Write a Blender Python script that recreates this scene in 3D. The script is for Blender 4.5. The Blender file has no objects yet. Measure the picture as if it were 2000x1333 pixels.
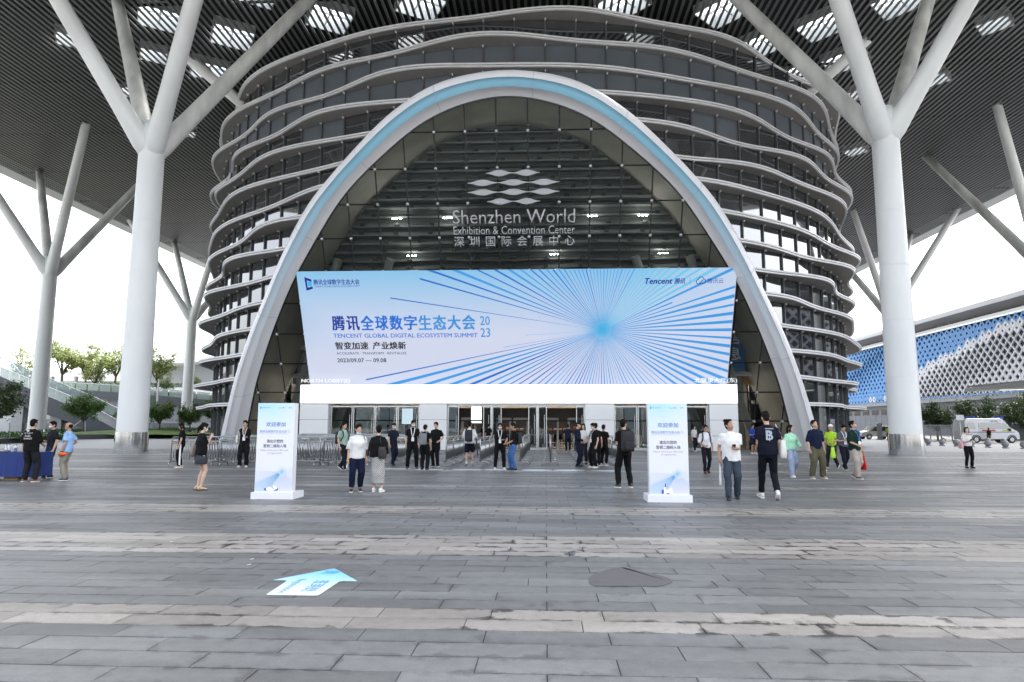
import bpy, bmesh, math, random
import numpy as np
from mathutils import Vector, Matrix, noise
from mathutils.geometry import delaunay_2d_cdt
R = math.radians
PI = math.pi
random.seed(7)
rng = np.random.default_rng(7)
sc = bpy.context.scene
col = sc.collection

# ------------------------------------------------------------------ camera, sky, sun, exposure
EXPO = 2.6
cam = bpy.data.cameras.new('camera')
camo = bpy.data.objects.new('camera', cam)
col.objects.link(camo)
camo.matrix_world = (Matrix.Translation((0, 0, 1.5)) @ Matrix.Rotation(R(2.84), 4, 'Z')
                     @ Matrix.Rotation(R(90 + 7.167), 4, 'X') @ Matrix.Rotation(R(0.12), 4, 'Z'))
cam.sensor_width = 36
cam.lens = 24.12
cam.clip_start = 0.05
cam.clip_end = 6000
sc.camera = camo

world = bpy.data.worlds.new('World')
sc.world = world
world.use_nodes = True
wn = world.node_tree
SUN_EL, SUN_AZ = 60, 40            # azimuth from +Y towards +X
sky = wn.nodes.new('ShaderNodeTexSky')
sky.sky_type = 'NISHITA'
sky.sun_disc = False
sky.sun_elevation = R(SUN_EL)
sky.sun_rotation = R(SUN_AZ)
sky.air_density = 1.0
sky.dust_density = 6.0
sky.ozone_density = 1.0
hs = wn.nodes.new('ShaderNodeHueSaturation')
hs.inputs['Saturation'].default_value = 0.34
bg = wn.nodes['Background']
bg.inputs['Strength'].default_value = 0.15
wn.links.new(sky.outputs[0], hs.inputs['Color'])
wn.links.new(hs.outputs[0], bg.inputs['Color'])

sun = bpy.data.lights.new('sun', 'SUN')
sun.energy = 1.0
sun.angle = R(12)
sun.color = (1.0, 0.97, 0.92)
suno = bpy.data.objects.new('sun', sun)
col.objects.link(suno)
sd = Vector((math.sin(R(SUN_AZ)) * math.cos(R(SUN_EL)), math.cos(R(SUN_AZ)) * math.cos(R(SUN_EL)), math.sin(R(SUN_EL))))
suno.rotation_euler = sd.to_track_quat('Z', 'Y').to_euler()

sc.view_settings.view_transform = 'Standard'
sc.view_settings.look = 'None'
sc.view_settings.exposure = EXPO
sc.view_settings.gamma = 1
sc.view_settings.use_curve_mapping = False
sc.cycles.use_denoising = True
sc.cycles.denoising_prefilter = 'NONE'
sc.cycles.max_bounces = 7
sc.cycles.diffuse_bounces = 4
sc.cycles.glossy_bounces = 4
sc.cycles.transmission_bounces = 4
sc.cycles.transparent_max_bounces = 10
sc.cycles.caustics_reflective = False
sc.cycles.caustics_refractive = False
sc.cycles.sample_clamp_indirect = 6

# ------------------------------------------------------------------ materials
def srgb(h):
    if isinstance(h, str):
        v = [int(h[i:i + 2], 16) / 255 for i in (0, 2, 4)]
        return tuple(c / 12.92 if c <= .04045 else ((c + .055) / 1.055) ** 2.4 for c in v)
    return tuple(h)

MATS = {}
def mat(name, colr=(.5, .5, .5), rough=.6, metal=0., var=.12, vscale=3., bump=0., bscale=40., bdist=.02, spec=.5, world_co=False, stretch=None):
    if name in MATS: return MATS[name]
    m = bpy.data.materials.new(name)
    m.use_nodes = True
    nt = m.node_tree
    b = nt.nodes['Principled BSDF']
    c = srgb(colr)
    b.inputs['Roughness'].default_value = rough
    b.inputs['Metallic'].default_value = metal
    b.inputs['Specular IOR Level'].default_value = spec
    if world_co:
        g = nt.nodes.new('ShaderNodeNewGeometry'); co = g.outputs['Position']
    else:
        g = nt.nodes.new('ShaderNodeTexCoord'); co = g.outputs['Object']
    if stretch:
        mp = nt.nodes.new('ShaderNodeMapping'); mp.inputs['Scale'].default_value = stretch
        nt.links.new(co, mp.inputs['Vector']); co = mp.outputs[0]
    if var:
        n = nt.nodes.new('ShaderNodeTexNoise'); n.inputs['Scale'].default_value = vscale; n.inputs['Detail'].default_value = 5
        nt.links.new(co, n.inputs['Vector'])
        rp = nt.nodes.new('ShaderNodeValToRGB')
        rp.color_ramp.elements[0].position = .3; rp.color_ramp.elements[1].position = .7
        rp.color_ramp.elements[0].color = (*[x * (1 - var) for x in c], 1)
        rp.color_ramp.elements[1].color = (*[min(1, x * (1 + var * .6)) for x in c], 1)
        nt.links.new(n.outputs['Fac'], rp.inputs[0]); nt.links.new(rp.outputs[0], b.inputs['Base Color'])
        mr = nt.nodes.new('ShaderNodeMapRange'); mr.inputs[3].default_value = max(0, rough - .06); mr.inputs[4].default_value = min(1, rough + .06)
        nt.links.new(n.outputs['Fac'], mr.inputs[0]); nt.links.new(mr.outputs[0], b.inputs['Roughness'])
    else:
        b.inputs['Base Color'].default_value = (*c, 1)
    if bump:
        n2 = nt.nodes.new('ShaderNodeTexNoise'); n2.inputs['Scale'].default_value = bscale; n2.inputs['Detail'].default_value = 3
        nt.links.new(co, n2.inputs['Vector'])
        bp = nt.nodes.new('ShaderNodeBump'); bp.inputs['Strength'].default_value = bump; bp.inputs['Distance'].default_value = bdist
        nt.links.new(n2.outputs['Fac'], bp.inputs['Height']); nt.links.new(bp.outputs[0], b.inputs['Normal'])
    MATS[name] = m
    return m

def emit(name, colr, disp):
    """something lit: disp = how bright it is on the picture (1 = white)"""
    if name in MATS: return MATS[name]
    m = bpy.data.materials.new(name); m.use_nodes = True
    b = m.node_tree.nodes['Principled BSDF']
    c = srgb(colr)
    b.inputs['Base Color'].default_value = (*[x * .3 for x in c], 1)
    b.inputs['Roughness'].default_value = .4
    b.inputs['Emission Color'].default_value = (*c, 1)
    b.inputs['Emission Strength'].default_value = disp / 2 ** EXPO
    MATS[name] = m
    return m

def glass(name, tint=(.8, .85, .85), refl=1.0, rough=.02, opac=0.0, body=(.02, .025, .03)):
    """thin pane: see-through with a mirror reflection by the angle"""
    if name in MATS: return MATS[name]
    m = bpy.data.materials.new(name); m.use_nodes = True
    nt = m.node_tree; nt.nodes.clear()
    out = nt.nodes.new('ShaderNodeOutputMaterial')
    tr = nt.nodes.new('ShaderNodeBsdfTransparent'); tr.inputs[0].default_value = (*tint, 1)
    gl = nt.nodes.new('ShaderNodeBsdfGlossy'); gl.inputs['Roughness'].default_value = rough
    fr = nt.nodes.new('ShaderNodeFresnel'); fr.inputs[0].default_value = 1.5
    mu = nt.nodes.new('ShaderNodeMath'); mu.operation = 'MULTIPLY'; mu.inputs[1].default_value = refl; mu.use_clamp = True
    nt.links.new(fr.outputs[0], mu.inputs[0])
    mx = nt.nodes.new('ShaderNodeMixShader')
    nt.links.new(mu.outputs[0], mx.inputs[0])
    if opac:
        df = nt.nodes.new('ShaderNodeBsdfDiffuse'); df.inputs[0].default_value = (*body, 1)
        m2 = nt.nodes.new('ShaderNodeMixShader'); m2.inputs[0].default_value = opac
        nt.links.new(tr.outputs[0], m2.inputs[1]); nt.links.new(df.outputs[0], m2.inputs[2])
        nt.links.new(m2.outputs[0], mx.inputs[1])
    else:
        nt.links.new(tr.outputs[0], mx.inputs[1])
    nt.links.new(gl.outputs[0], mx.inputs[2])
    nt.links.new(mx.outputs[0], out.inputs[0])
    MATS[name] = m
    return m

def attr_mat(name, rough=.5, emis=0.):
    """flat print: colours from the mesh's own colour attribute"""
    if name in MATS: return MATS[name]
    m = bpy.data.materials.new(name); m.use_nodes = True
    nt = m.node_tree; b = nt.nodes['Principled BSDF']
    a = nt.nodes.new('ShaderNodeVertexColor'); a.layer_name = 'Col'
    b.inputs['Roughness'].default_value = rough
    if emis:
        mx = nt.nodes.new('ShaderNodeMixRGB'); mx.blend_type = 'MULTIPLY'; mx.inputs[0].default_value = 1; mx.inputs[2].default_value = (.25, .25, .25, 1)
        nt.links.new(a.outputs[0], mx.inputs[1]); nt.links.new(mx.outputs[0], b.inputs['Base Color'])
        nt.links.new(a.outputs[0], b.inputs['Emission Color']); b.inputs['Emission Strength'].default_value = emis / 2 ** EXPO
    else:
        nt.links.new(a.outputs[0], b.inputs['Base Color'])
    MATS[name] = m
    return m

# ------------------------------------------------------------------ mesh helpers
class MB:
    def __init__(s): s.v = []; s.f = []; s.m = []; s.k = 0
    def add(s, vs, fs):
        o = len(s.v); s.v.extend([tuple(v) for v in vs])
        for f in fs: s.f.append(tuple(i + o for i in f)); s.m.append(s.k)
        return s
    def box(s, c, d, rz=0., M=None):
        x, y, z = d[0] / 2, d[1] / 2, d[2] / 2
        vs = [Vector((a * x, b * y, e * z)) for e in (-1, 1) for b in (-1, 1) for a in (-1, 1)]
        Q = M if M else Matrix.Rotation(rz, 3, 'Z')
        c = Vector(c)
        return s.add([c + Q @ v for v in vs], [(0, 2, 3, 1), (4, 5, 7, 6), (0, 1, 5, 4), (2, 6, 7, 3), (0, 4, 6, 2), (1, 3, 7, 5)])
    def bbox(s, x0, x1, y0, y1, z0, z1):
        return s.box(((x0 + x1) / 2, (y0 + y1) / 2, (z0 + z1) / 2), (x1 - x0, y1 - y0, z1 - z0))
    def poly(s, pts): return s.add(pts, [tuple(range(len(pts)))])
    def prism(s, pts, vec):
        n = len(pts); vec = Vector(vec); pts = [Vector(p) for p in pts]
        return s.add(pts + [p + vec for p in pts], [tuple(range(n))[::-1], tuple(range(n, 2 * n))] + [(i, (i + 1) % n, n + (i + 1) % n, n + i) for i in range(n)])
    def rings(s, rs, cap=True, close=True):
        n = len(rs[0]); vs = [p for r in rs for p in r]; fs = []
        for i in range(len(rs) - 1):
            for j in range(n if close else n - 1):
                k = (j + 1) % n
                fs.append((i * n + j, i * n + k, (i + 1) * n + k, (i + 1) * n + j))
        if cap:
            fs.append(tuple(range(n))[::-1]); fs.append(tuple((len(rs) - 1) * n + j for j in range(n)))
        return s.add(vs, fs)
    def chain(s, pts, rad, n=8, cap=True):
        pts = [Vector(p) for p in pts]
        if not hasattr(rad, '__len__'): rad = [rad] * len(pts)
        rs = []; up = None
        for i, p in enumerate(pts):
            a = pts[max(0, i - 1)]; b = pts[min(len(pts) - 1, i + 1)]
            t = (b - a).normalized()
            if up is None:
                up = Vector((0, 0, 1)) if abs(t.z) < .9 else Vector((0, 1, 0))
            x = t.cross(up)
            if x.length < 1e-5: x = t.orthogonal()
            x.normalize(); y = x.cross(t).normalized(); up = y
            r = rad[i]; rx, ry = (r if hasattr(r, '__len__') else (r, r))
            rs.append([p + x * (rx * math.cos(2 * PI * j / n)) + y * (ry * math.sin(2 * PI * j / n)) for j in range(n)])
        return s.rings(rs, cap)
    def loftz(s, rows, n=16):
        """rows (z, cx, cy, rx, ry)"""
        return s.rings([[Vector((cx + rx * math.cos(2 * PI * j / n), cy + ry * math.sin(2 * PI * j / n), z)) for j in range(n)] for z, cx, cy, rx, ry in rows])
    def ell(s, c, r, n=10, m=6, M=None):
        c = Vector(c); rs = []
        for i in range(m + 1):
            a = -PI / 2 + PI * i / m
            a = max(-PI / 2 + .12, min(PI / 2 - .12, a))
            rs.append([c + (M @ Vector((r[0] * math.cos(a) * math.cos(2 * PI * j / n), r[1] * math.cos(a) * math.sin(2 * PI * j / n), r[2] * math.sin(a))) if M else
                            Vector((r[0] * math.cos(a) * math.cos(2 * PI * j / n), r[1] * math.cos(a) * math.sin(2 * PI * j / n), r[2] * math.sin(a)))) for j in range(n)])
        return s.rings(rs)
    def cyl(s, c, r, h, n=12, r2=None):
        return s.chain([c, (c[0], c[1], c[2] + h)], [r, r if r2 is None else r2], n)
    def mesh(s, name, mats, smooth=False):
        me = bpy.data.meshes.new(name)
        me.from_pydata(s.v, [], s.f)
        for m in (mats if isinstance(mats, (list, tuple)) else [mats]): me.materials.append(m)
        if any(s.m): me.polygons.foreach_set('material_index', s.m)
        if smooth: me.polygons.foreach_set('use_smooth', [True] * len(me.polygons))
        me.update()
        return me
    def build(s, name, mats, parent=None, smooth=False):
        return obj(name, s.mesh(name, mats, smooth), parent)

def obj(name, me, parent=None):
    o = bpy.data.objects.new(name, me); col.objects.link(o)
    if parent is not None: o.parent = parent
    return o
def tag(o, label=None, cat=None, group=None, kind=None):
    if label: o['label'] = label
    if cat: o['category'] = cat
    if group: o['group'] = group
    if kind: o['kind'] = kind
    return o
def thing(name, label, cat, loc=(0, 0, 0), rz=0., group=None):
    o = bpy.data.objects.new(name, None); col.objects.link(o)
    o.location = loc; o.rotation_euler = (0, 0, rz)
    return tag(o, label, cat, group)
def kids(o, C={}): return [c for c in o.children]
def copy_tree(o, parent=None):
    c = o.copy(); col.objects.link(c)
    if parent is not None: c.parent = parent
    for ch in list(o.children): copy_tree(ch, c)
    return c
def setcol(me, fn):
    """colour attribute 'Col' per vertex from a function of position (linear colours)"""
    a = me.color_attributes.new('Col', 'FLOAT_COLOR', 'POINT')
    d = np.ones(len(me.vertices) * 4, dtype=np.float32)
    for i, v in enumerate(me.vertices): d[4 * i:4 * i + 3] = fn(v.co)
    a.data.foreach_set('color', d)

TXT = {}
def text_mesh(s, w=None, h=None, ext=0., bold=0., space=1., shear=0., m=None, align='LEFT', fat=0.):
    cu = bpy.data.curves.new('lettering', 'FONT')
    cu.body = s; cu.size = 1; cu.extrude = 0; cu.offset = bold; cu.space_character = space; cu.shear = shear; cu.resolution_u = 2
    cu.align_x = align; cu.space_line = .95
    o = bpy.data.objects.new('lettering', cu); col.objects.link(o)
    dg = bpy.context.evaluated_depsgraph_get()
    me = bpy.data.meshes.new_from_object(o.evaluated_get(dg))
    bpy.data.objects.remove(o); bpy.data.curves.remove(cu)
    n = len(me.vertices); co = np.zeros(n * 3); me.vertices.foreach_get('co', co); co = co.reshape(-1, 3)
    mn = co.min(0); mx = co.max(0); sz = mx - mn
    co = co - mn
    sx = (w / sz[0]) if w else None; sy = (h / sz[1]) if h else None
    if sx is None: sx = sy
    if sy is None: sy = sx
    sy_ = sy; co[:, 0] *= sx; co[:, 1] *= sy; co[:, 2] = 0
    me.vertices.foreach_set('co', co.ravel()); me.update()
    if fat:      # heavier strokes: the same outline laid over itself, a hair apart
        f = fat * sz[1] * sy; bm = bmesh.new()
        for q, (dx, dy) in enumerate(((-1, -.6), (1, -.6), (-1, .6), (1, .6), (0, 0))):
            n0 = len(bm.verts); bm.from_mesh(me); bm.verts.ensure_lookup_table()
            for v in bm.verts[n0:]: v.co += Vector((dx * f, dy * f, .0006 * q))
        bm.to_mesh(me); bm.free()
    if ext:
        bm = bmesh.new(); bm.from_mesh(me)
        r = bmesh.ops.extrude_face_region(bm, geom=bm.faces[:])
        bmesh.ops.translate(bm, verts=[e for e in r['geom'] if isinstance(e, bmesh.types.BMVert)], vec=(0, 0, ext))
        bm.to_mesh(me); bm.free()
    me.materials.clear(); me.materials.append(m)
    return me
def basis(right, up, org):
    r = Vector(right).normalized(); u = Vector(up).normalized(); n = r.cross(u)
    return Matrix(((r.x, u.x, n.x, org[0]), (r.y, u.y, n.y, org[1]), (r.z, u.z, n.z, org[2]), (0, 0, 0, 1)))
def put_text(parent, s, M, name='lettering', **k):
    me = text_mesh(s, **k)
    o = obj(name, me, parent); o.matrix_local = M
    return o

JOBS = []
def remesh_later(mb, voxel, fn):
    """fuse the overlapping volumes of mb into one skin; fn(mesh) is called with it later"""
    JOBS.append((mb, voxel, fn))
def run_jobs():
    tmp = []
    for mb, vx, fn in JOBS:
        me = bpy.data.meshes.new('skin'); me.from_pydata(mb.v, [], mb.f)
        bm = bmesh.new(); bm.from_mesh(me); bmesh.ops.recalc_face_normals(bm, faces=bm.faces[:]); bm.to_mesh(me); bm.free()
        o = bpy.data.objects.new('skin', me); col.objects.link(o)
        md = o.modifiers.new('r', 'REMESH'); md.mode = 'VOXEL'; md.voxel_size = vx; md.use_smooth_shade = True
        sm = o.modifiers.new('s', 'SMOOTH'); sm.factor = .5; sm.iterations = 3
        tmp.append((o, fn))
    dg = bpy.context.evaluated_depsgraph_get(); dg.update()
    res = [(bpy.data.meshes.new_from_object(o.evaluated_get(dg)), fn) for o, fn in tmp]
    for o, fn in tmp:
        m = o.data; bpy.data.objects.remove(o); bpy.data.meshes.remove(m)
    JOBS.clear()
    for me, fn in res: fn(me)
# ------------------------------------------------------------------ ground and paving
XC = -2.2                                     # the hall's axis
M_ground = mat('plaza_bed', (.03, .03, .03), .9, var=.2, vscale=2)
gr = MB()
gr.poly([(-2500, -600, -.012), (2500, -600, -.012), (2500, 4000, -.012), (-2500, 4000, -.012)])
g = gr.build('ground', mat('far_ground', (.25, .25, .24), .8, var=.15, vscale=.05, world_co=True)); tag(g, 'flat grey ground around the convention hall', kind='structure')

def slab_mat(name, base, stain, edge):
    m = bpy.data.materials.new(name); m.use_nodes = True
    nt = m.node_tree; N = nt.nodes.new; L = nt.links.new
    b = nt.nodes['Principled BSDF']
    ge = N('ShaderNodeNewGeometry'); oi = N('ShaderNodeObjectInfo'); uv = N('ShaderNodeUVMap'); uv.uv_map = 'UVMap'
    pos = ge.outputs['Position']
    def math_(op, a, b_, clamp=False):
        n = N('ShaderNodeMath'); n.operation = op; n.use_clamp = clamp
        for i, q in enumerate((a, b_)):
            if q is None: continue
            if isinstance(q, (int, float)): n.inputs[i].default_value = q
            else: L(q, n.inputs[i])
        return n.outputs[0]
    def noise_(scale, detail=4, vec=pos, rough=.55):
        n = N('ShaderNodeTexNoise'); n.inputs['Scale'].default_value = scale; n.inputs['Detail'].default_value = detail; n.inputs['Roughness'].default_value = rough
        L(vec, n.inputs['Vector']); return n.outputs['Fac']
    def ramp(v, a, c):
        n = N('ShaderNodeMapRange'); n.interpolation_type = 'SMOOTHSTEP'; n.inputs[1].default_value = a; n.inputs[2].default_value = c; L(v, n.inputs[0]); return n.outputs[0]
    rnd = math_('FRACT', math_('ADD', math_('MULTIPLY', oi.outputs['Random'], 7.31), ge.outputs['Random Per Island']), None)
    vary = math_('ADD', math_('MULTIPLY', rnd, .34), .81)
    mp = N('ShaderNodeMapping'); mp.inputs['Scale'].default_value = (.25, 1.6, 1); L(pos, mp.inputs['Vector'])
    streak = ramp(noise_(.9, 3, mp.outputs[0]), .3, .75)
    fine = noise_(70, 3, rough=.7)
    mid = ramp(noise_(9, 5), .25, .8)
    vary = math_('MULTIPLY', vary, math_('ADD', math_('MULTIPLY', fine, .8), .6))
    vary = math_('MULTIPLY', vary, math_('ADD', math_('MULTIPLY', mid, .22), .88))
    vary = math_('MULTIPLY', vary, math_('ADD', math_('MULTIPLY', streak, .3), .84))
    # gum and oil spots
    spots = math_('MAXIMUM', ramp(noise_(5.2, 2), .68, .72), ramp(noise_(13, 1), .74, .77))
    # damp dark rims of the slabs, in patches
    sep = N('ShaderNodeSeparateXYZ'); L(uv.outputs[0], sep.inputs[0])
    u = sep.outputs[0]; v = sep.outputs[1]
    du = math_('MULTIPLY', math_('MINIMUM', u, math_('SUBTRACT', 1, u)), .9)
    dv = math_('MULTIPLY', math_('MINIMUM', v, math_('SUBTRACT', 1, v)), .3)
    dist = math_('MINIMUM', du, dv)
    wob = math_('MULTIPLY', math_('SUBTRACT', noise_(5, 5, rough=.65), .5), .42)
    d2 = math_('ADD', dist, wob)
    rim = math_('SUBTRACT', 1, ramp(d2, -.004, .04))
    zone = ramp(noise_(.8, 3), .38, .54)
    dark = math_('MULTIPLY', math_('MULTIPLY', rim, zone), edge, True)
    dark = math_('MAXIMUM', dark, math_('MULTIPLY', spots, .5))
    # pale scuffs
    mp2 = N('ShaderNodeMapping'); mp2.inputs['Scale'].default_value = (1.6, .35, 1); mp2.inputs['Rotation'].default_value = (0, 0, .5); L(pos, mp2.inputs['Vector'])
    scuff = math_('MULTIPLY', ramp(noise_(2.6, 6, mp2.outputs[0], .7), .64, .74), .3)
    mul = N('ShaderNodeMixRGB'); mul.blend_type = 'MULTIPLY'; mul.inputs[0].default_value = 1
    mul.inputs[1].default_value = (*base, 1)
    L(vary, mul.inputs[2])
    m1 = N('ShaderNodeMixRGB'); L(scuff, m1.inputs[0]); L(mul.outputs[0], m1.inputs[1]); m1.inputs[2].default_value = (.28, .28, .275, 1)
    m2 = N('ShaderNodeMixRGB'); L(dark, m2.inputs[0]); L(m1.outputs[0], m2.inputs[1]); m2.inputs[2].default_value = (*stain, 1)
    L(m2.outputs[0], b.inputs['Base Color'])
    rr = math_('ADD', math_('MULTIPLY', streak, -.14), .56)
    rr = math_('SUBTRACT', rr, math_('MULTIPLY', dark, .1))
    L(rr, b.inputs['Roughness'])
    bp = N('ShaderNodeBump'); bp.inputs['Strength'].default_value = .06; bp.inputs['Distance'].default_value = .004
    L(fine, bp.inputs['Height']); L(bp.outputs[0], b.inputs['Normal'])
    return m
M_slab = slab_mat('granite_grey', (.155, .158, .158), (.05, .048, .046), .55)
M_slabl = slab_mat('granite_pale', (.285, .266, .244), (.045, .041, .037), 1.)
SW, SD, SG = .9, .298, .010
Y00 = 4.425
def strip(y):
    for a, b in ((5.29, 5.91), (8.2, 9.95), (12.2, 13.4), (17.7, 18.3), (20.9, 21.2), (23.7, 24.6), (29.6, 30.5), (36, 37.2)):
        if a - .02 < y < b - .05: return True
    return False
def slab_geo(w, d):
    c = .0015; x, y = w / 2 - .0035, d / 2 - .006
    vs = [(-x, -y, -.012), (x, -y, -.012), (x, y, -.012), (-x, y, -.012), (-x, -y, -c), (x, -y, -c), (x, y, -c), (-x, y, -c),
          (-x + c, -y + c, 0), (x - c, -y + c, 0), (x - c, y - c, 0), (-x + c, y - c, 0)]
    fs = [(8, 9, 10, 11)]
    for a, b in ((0, 4), (4, 8)):
        for i in range(4): fs.append((a + i, a + (i + 1) % 4, b + (i + 1) % 4, b + i))
    return np.array(vs), fs
SV, SF = slab_geo(SW, SD)
def slab_uv(me, nslab):
    per = []
    for f in SF:
        for i in f:
            per.append(((SV[i][0] + SW / 2) / SW, (SV[i][1] + SD / 2) / SD))
    uvl = me.uv_layers.new(name='UVMap')
    uvl.data.foreach_set('uv', np.tile(np.array(per, dtype=np.float32).ravel(), nslab))
def slab_mesh(m):
    me = bpy.data.meshes.new('paving_slab'); me.from_pydata([tuple(v) for v in SV], [], SF); me.materials.append(m); slab_uv(me, 1); return me
paving = MB()
paving.poly([(-75, -12, -.008), (75, -12, -.008), (75, 100, -.008), (-75, 100, -.008)])
paving = paving.build('paving', M_ground); tag(paving, 'plaza paved with long grey granite slabs and pale stripes', kind='structure')
slots = []
row = -52
while Y00 + row * SD < 46:
    y = Y00 + (row + .5) * SD
    half = 8 + max(0, y) * 1.0 if y < 40 else 48
    off = (.5 if row % 2 == 0 else 0) * SW
    if row % 5 == 3: off += .3 * SW
    i0 = int(-half / SW) - 1; i1 = int(half / SW) + 1
    for i in range(i0, i1 + 1):
        slots.append(((i + .5) * SW + off, y))
    row += 1
def seen(s):
    return s[1] > 3.3 and abs(s[0] + .05 * s[1]) < .79 * s[1] + .6
near = sorted([s for s in slots if seen(s)], key=lambda s: s[1] ** 2 + .3 * s[0] ** 2)[:296]
nset = set(near)
mg, ml = slab_mesh(M_slab), slab_mesh(M_slabl)
for s in near:
    o = obj('paving_slab', ml if strip(s[1]) else mg, paving)
    o.location = (s[0], s[1], rng.uniform(-.0015, .0015)); o.rotation_euler = (rng.uniform(-.002, .002), rng.uniform(-.001, .001), rng.uniform(-.0012, .0012))
for m, flag in ((M_slab, False), (M_slabl, True)):
    S = [s for s in slots if s not in nset and strip(s[1]) == flag]
    n = len(S); P = np.array([[a, b, rng.uniform(-.0015, .0015)] for a, b in S])
    V = (SV[None] + P[:, None]).reshape(-1, 3)
    F = np.array([f for f in SF])
    me = bpy.data.meshes.new('paving_slabs')
    FF = (F[None] + (np.arange(n) * 12)[:, None, None]).reshape(-1, 4)
    me.from_pydata(V.tolist(), [], FF.tolist()); me.materials.append(m); slab_uv(me, n)
    o = obj('paving_slabs', me, paving); o['kind'] = 'stuff'
# paving beyond the slabs one can tell apart
far = MB()
far.poly([(-75, 46, -.001), (75, 46, -.001), (75, 100, -.001), (-75, 100, -.001)])
far.poly([(-75, 20, -.004), (-49, 20, -.004), (-49, 46, -.004), (-75, 46, -.004)])
far.poly([(49, 20, -.004), (75, 20, -.004), (75, 46, -.004), (49, 46, -.004)])
m_far = mat('granite_far', (.18, .184, .186), .45, var=.35, vscale=1.2, world_co=True, stretch=(.12, 1.5, 1))
o = far.build('far_paving', m_far, paving)

# ------------------------------------------------------------------ canopy
ZC = 33.0
M_slat = mat('canopy_slat_paint', (.135, .142, .142), .45, var=.1, vscale=.6, world_co=True)
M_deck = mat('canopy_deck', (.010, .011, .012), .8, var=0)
M_soff = mat('canopy_soffit', (.36, .37, .37), .5, var=.06, vscale=.4, world_co=True)
canopy = thing('entrance_canopy', 'vast flat canopy roof of dark slats with square skylights above the hall', 'canopy', (XC, 0, ZC))
CX, CY0, CY1 = 66.0, 10.0, 170.0
SKY = [(-30.6, 49.6), (-26, 52.4), (-17.1, 50.3), (-21.7, 46.6), (-34.2, 54.9), (-39.8, 52.2), (-30.6, 57.8), (-39.9, 61.4), (-9.5, 48.8), (-39.6, 70.3),
       (13.9, 50.8), (22.5, 53.2), (27.1, 50.2), (36.2, 53.5), (18.5, 55.6), (23, 61), (26.6, 58.6), (36.3, 62.3), (36.4, 79), (30.8, 64.6), (28.5, 67.4), (6, 49.4), (-33.5, 44), (29, 43), (-14, 43), (11, 43)]
small = {4, 5, 7, 9, 13, 17, 18, 19, 20}
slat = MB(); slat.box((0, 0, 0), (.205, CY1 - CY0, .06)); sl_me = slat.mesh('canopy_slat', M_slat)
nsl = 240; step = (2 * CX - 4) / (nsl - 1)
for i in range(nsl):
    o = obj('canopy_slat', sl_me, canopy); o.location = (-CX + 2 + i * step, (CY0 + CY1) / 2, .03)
# cross rails that carry the slats
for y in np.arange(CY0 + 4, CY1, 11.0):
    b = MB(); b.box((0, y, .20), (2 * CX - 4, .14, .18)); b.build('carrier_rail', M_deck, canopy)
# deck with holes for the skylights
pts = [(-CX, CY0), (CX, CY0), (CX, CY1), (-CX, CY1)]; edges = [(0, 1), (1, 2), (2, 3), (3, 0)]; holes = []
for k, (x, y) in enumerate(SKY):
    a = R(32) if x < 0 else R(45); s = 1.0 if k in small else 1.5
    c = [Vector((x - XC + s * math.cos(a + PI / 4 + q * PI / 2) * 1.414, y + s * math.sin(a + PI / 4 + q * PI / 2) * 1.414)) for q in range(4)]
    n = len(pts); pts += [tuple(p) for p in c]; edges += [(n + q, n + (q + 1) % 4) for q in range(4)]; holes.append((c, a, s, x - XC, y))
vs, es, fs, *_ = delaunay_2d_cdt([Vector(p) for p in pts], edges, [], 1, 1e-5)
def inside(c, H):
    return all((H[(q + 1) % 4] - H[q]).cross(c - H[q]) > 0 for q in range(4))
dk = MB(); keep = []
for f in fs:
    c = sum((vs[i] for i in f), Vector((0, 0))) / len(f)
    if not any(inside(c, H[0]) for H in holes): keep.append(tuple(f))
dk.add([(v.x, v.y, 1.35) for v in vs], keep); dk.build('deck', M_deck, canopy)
top = MB(); top.add([(v.x, v.y, 1.75) for v in vs], keep); top.build('roof_skin', mat('roof_metal', (.5, .5, .5), .5), canopy)
M_skyframe = mat('skylight_frame', (.62, .64, .64), .4, var=.05)
M_skyglass = glass('skylight_glass', (.97, .98, .98), .2)
for c, a, s, x, y in holes:
    f = MB(); Q = Matrix.Rotation(a, 3, 'Z')
    for q in range(4):
        d = Matrix.Rotation(a + q * PI / 2, 3, 'Z')
        f.box(Vector((x, y, 1.25)) + d @ Vector((s + .05, 0, 0)), (.1, 2 * s + .2, 1.2), M=d)
    if s > 1: f.box((x, y, 1.2), (.1, 2 * s, .16), M=Q); f.box((x, y, 1.21), (2 * s, .1, .16), M=Q)
    o = f.build('skylight_frame', M_skyframe, canopy)
    p = MB(); p.box((x, y, 1.82), (2 * s + .3, 2 * s + .3, .04), M=Q); p.build('skylight_pane', M_skyglass, o)
for sx in (-1, 1):
    b = MB(); b.bbox(min(sx * CX, sx * (CX - 2.2)), max(sx * CX, sx * (CX - 2.2)), CY0, CY1, -.05, 1.3); b.build('edge_soffit', M_soff, canopy)
for y in (CY0 - .6, CY1):
    b = MB(); b.bbox(-CX, CX, y, y + .6, -.05, 1.9); b.build('edge_fascia', M_soff, canopy)

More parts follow.
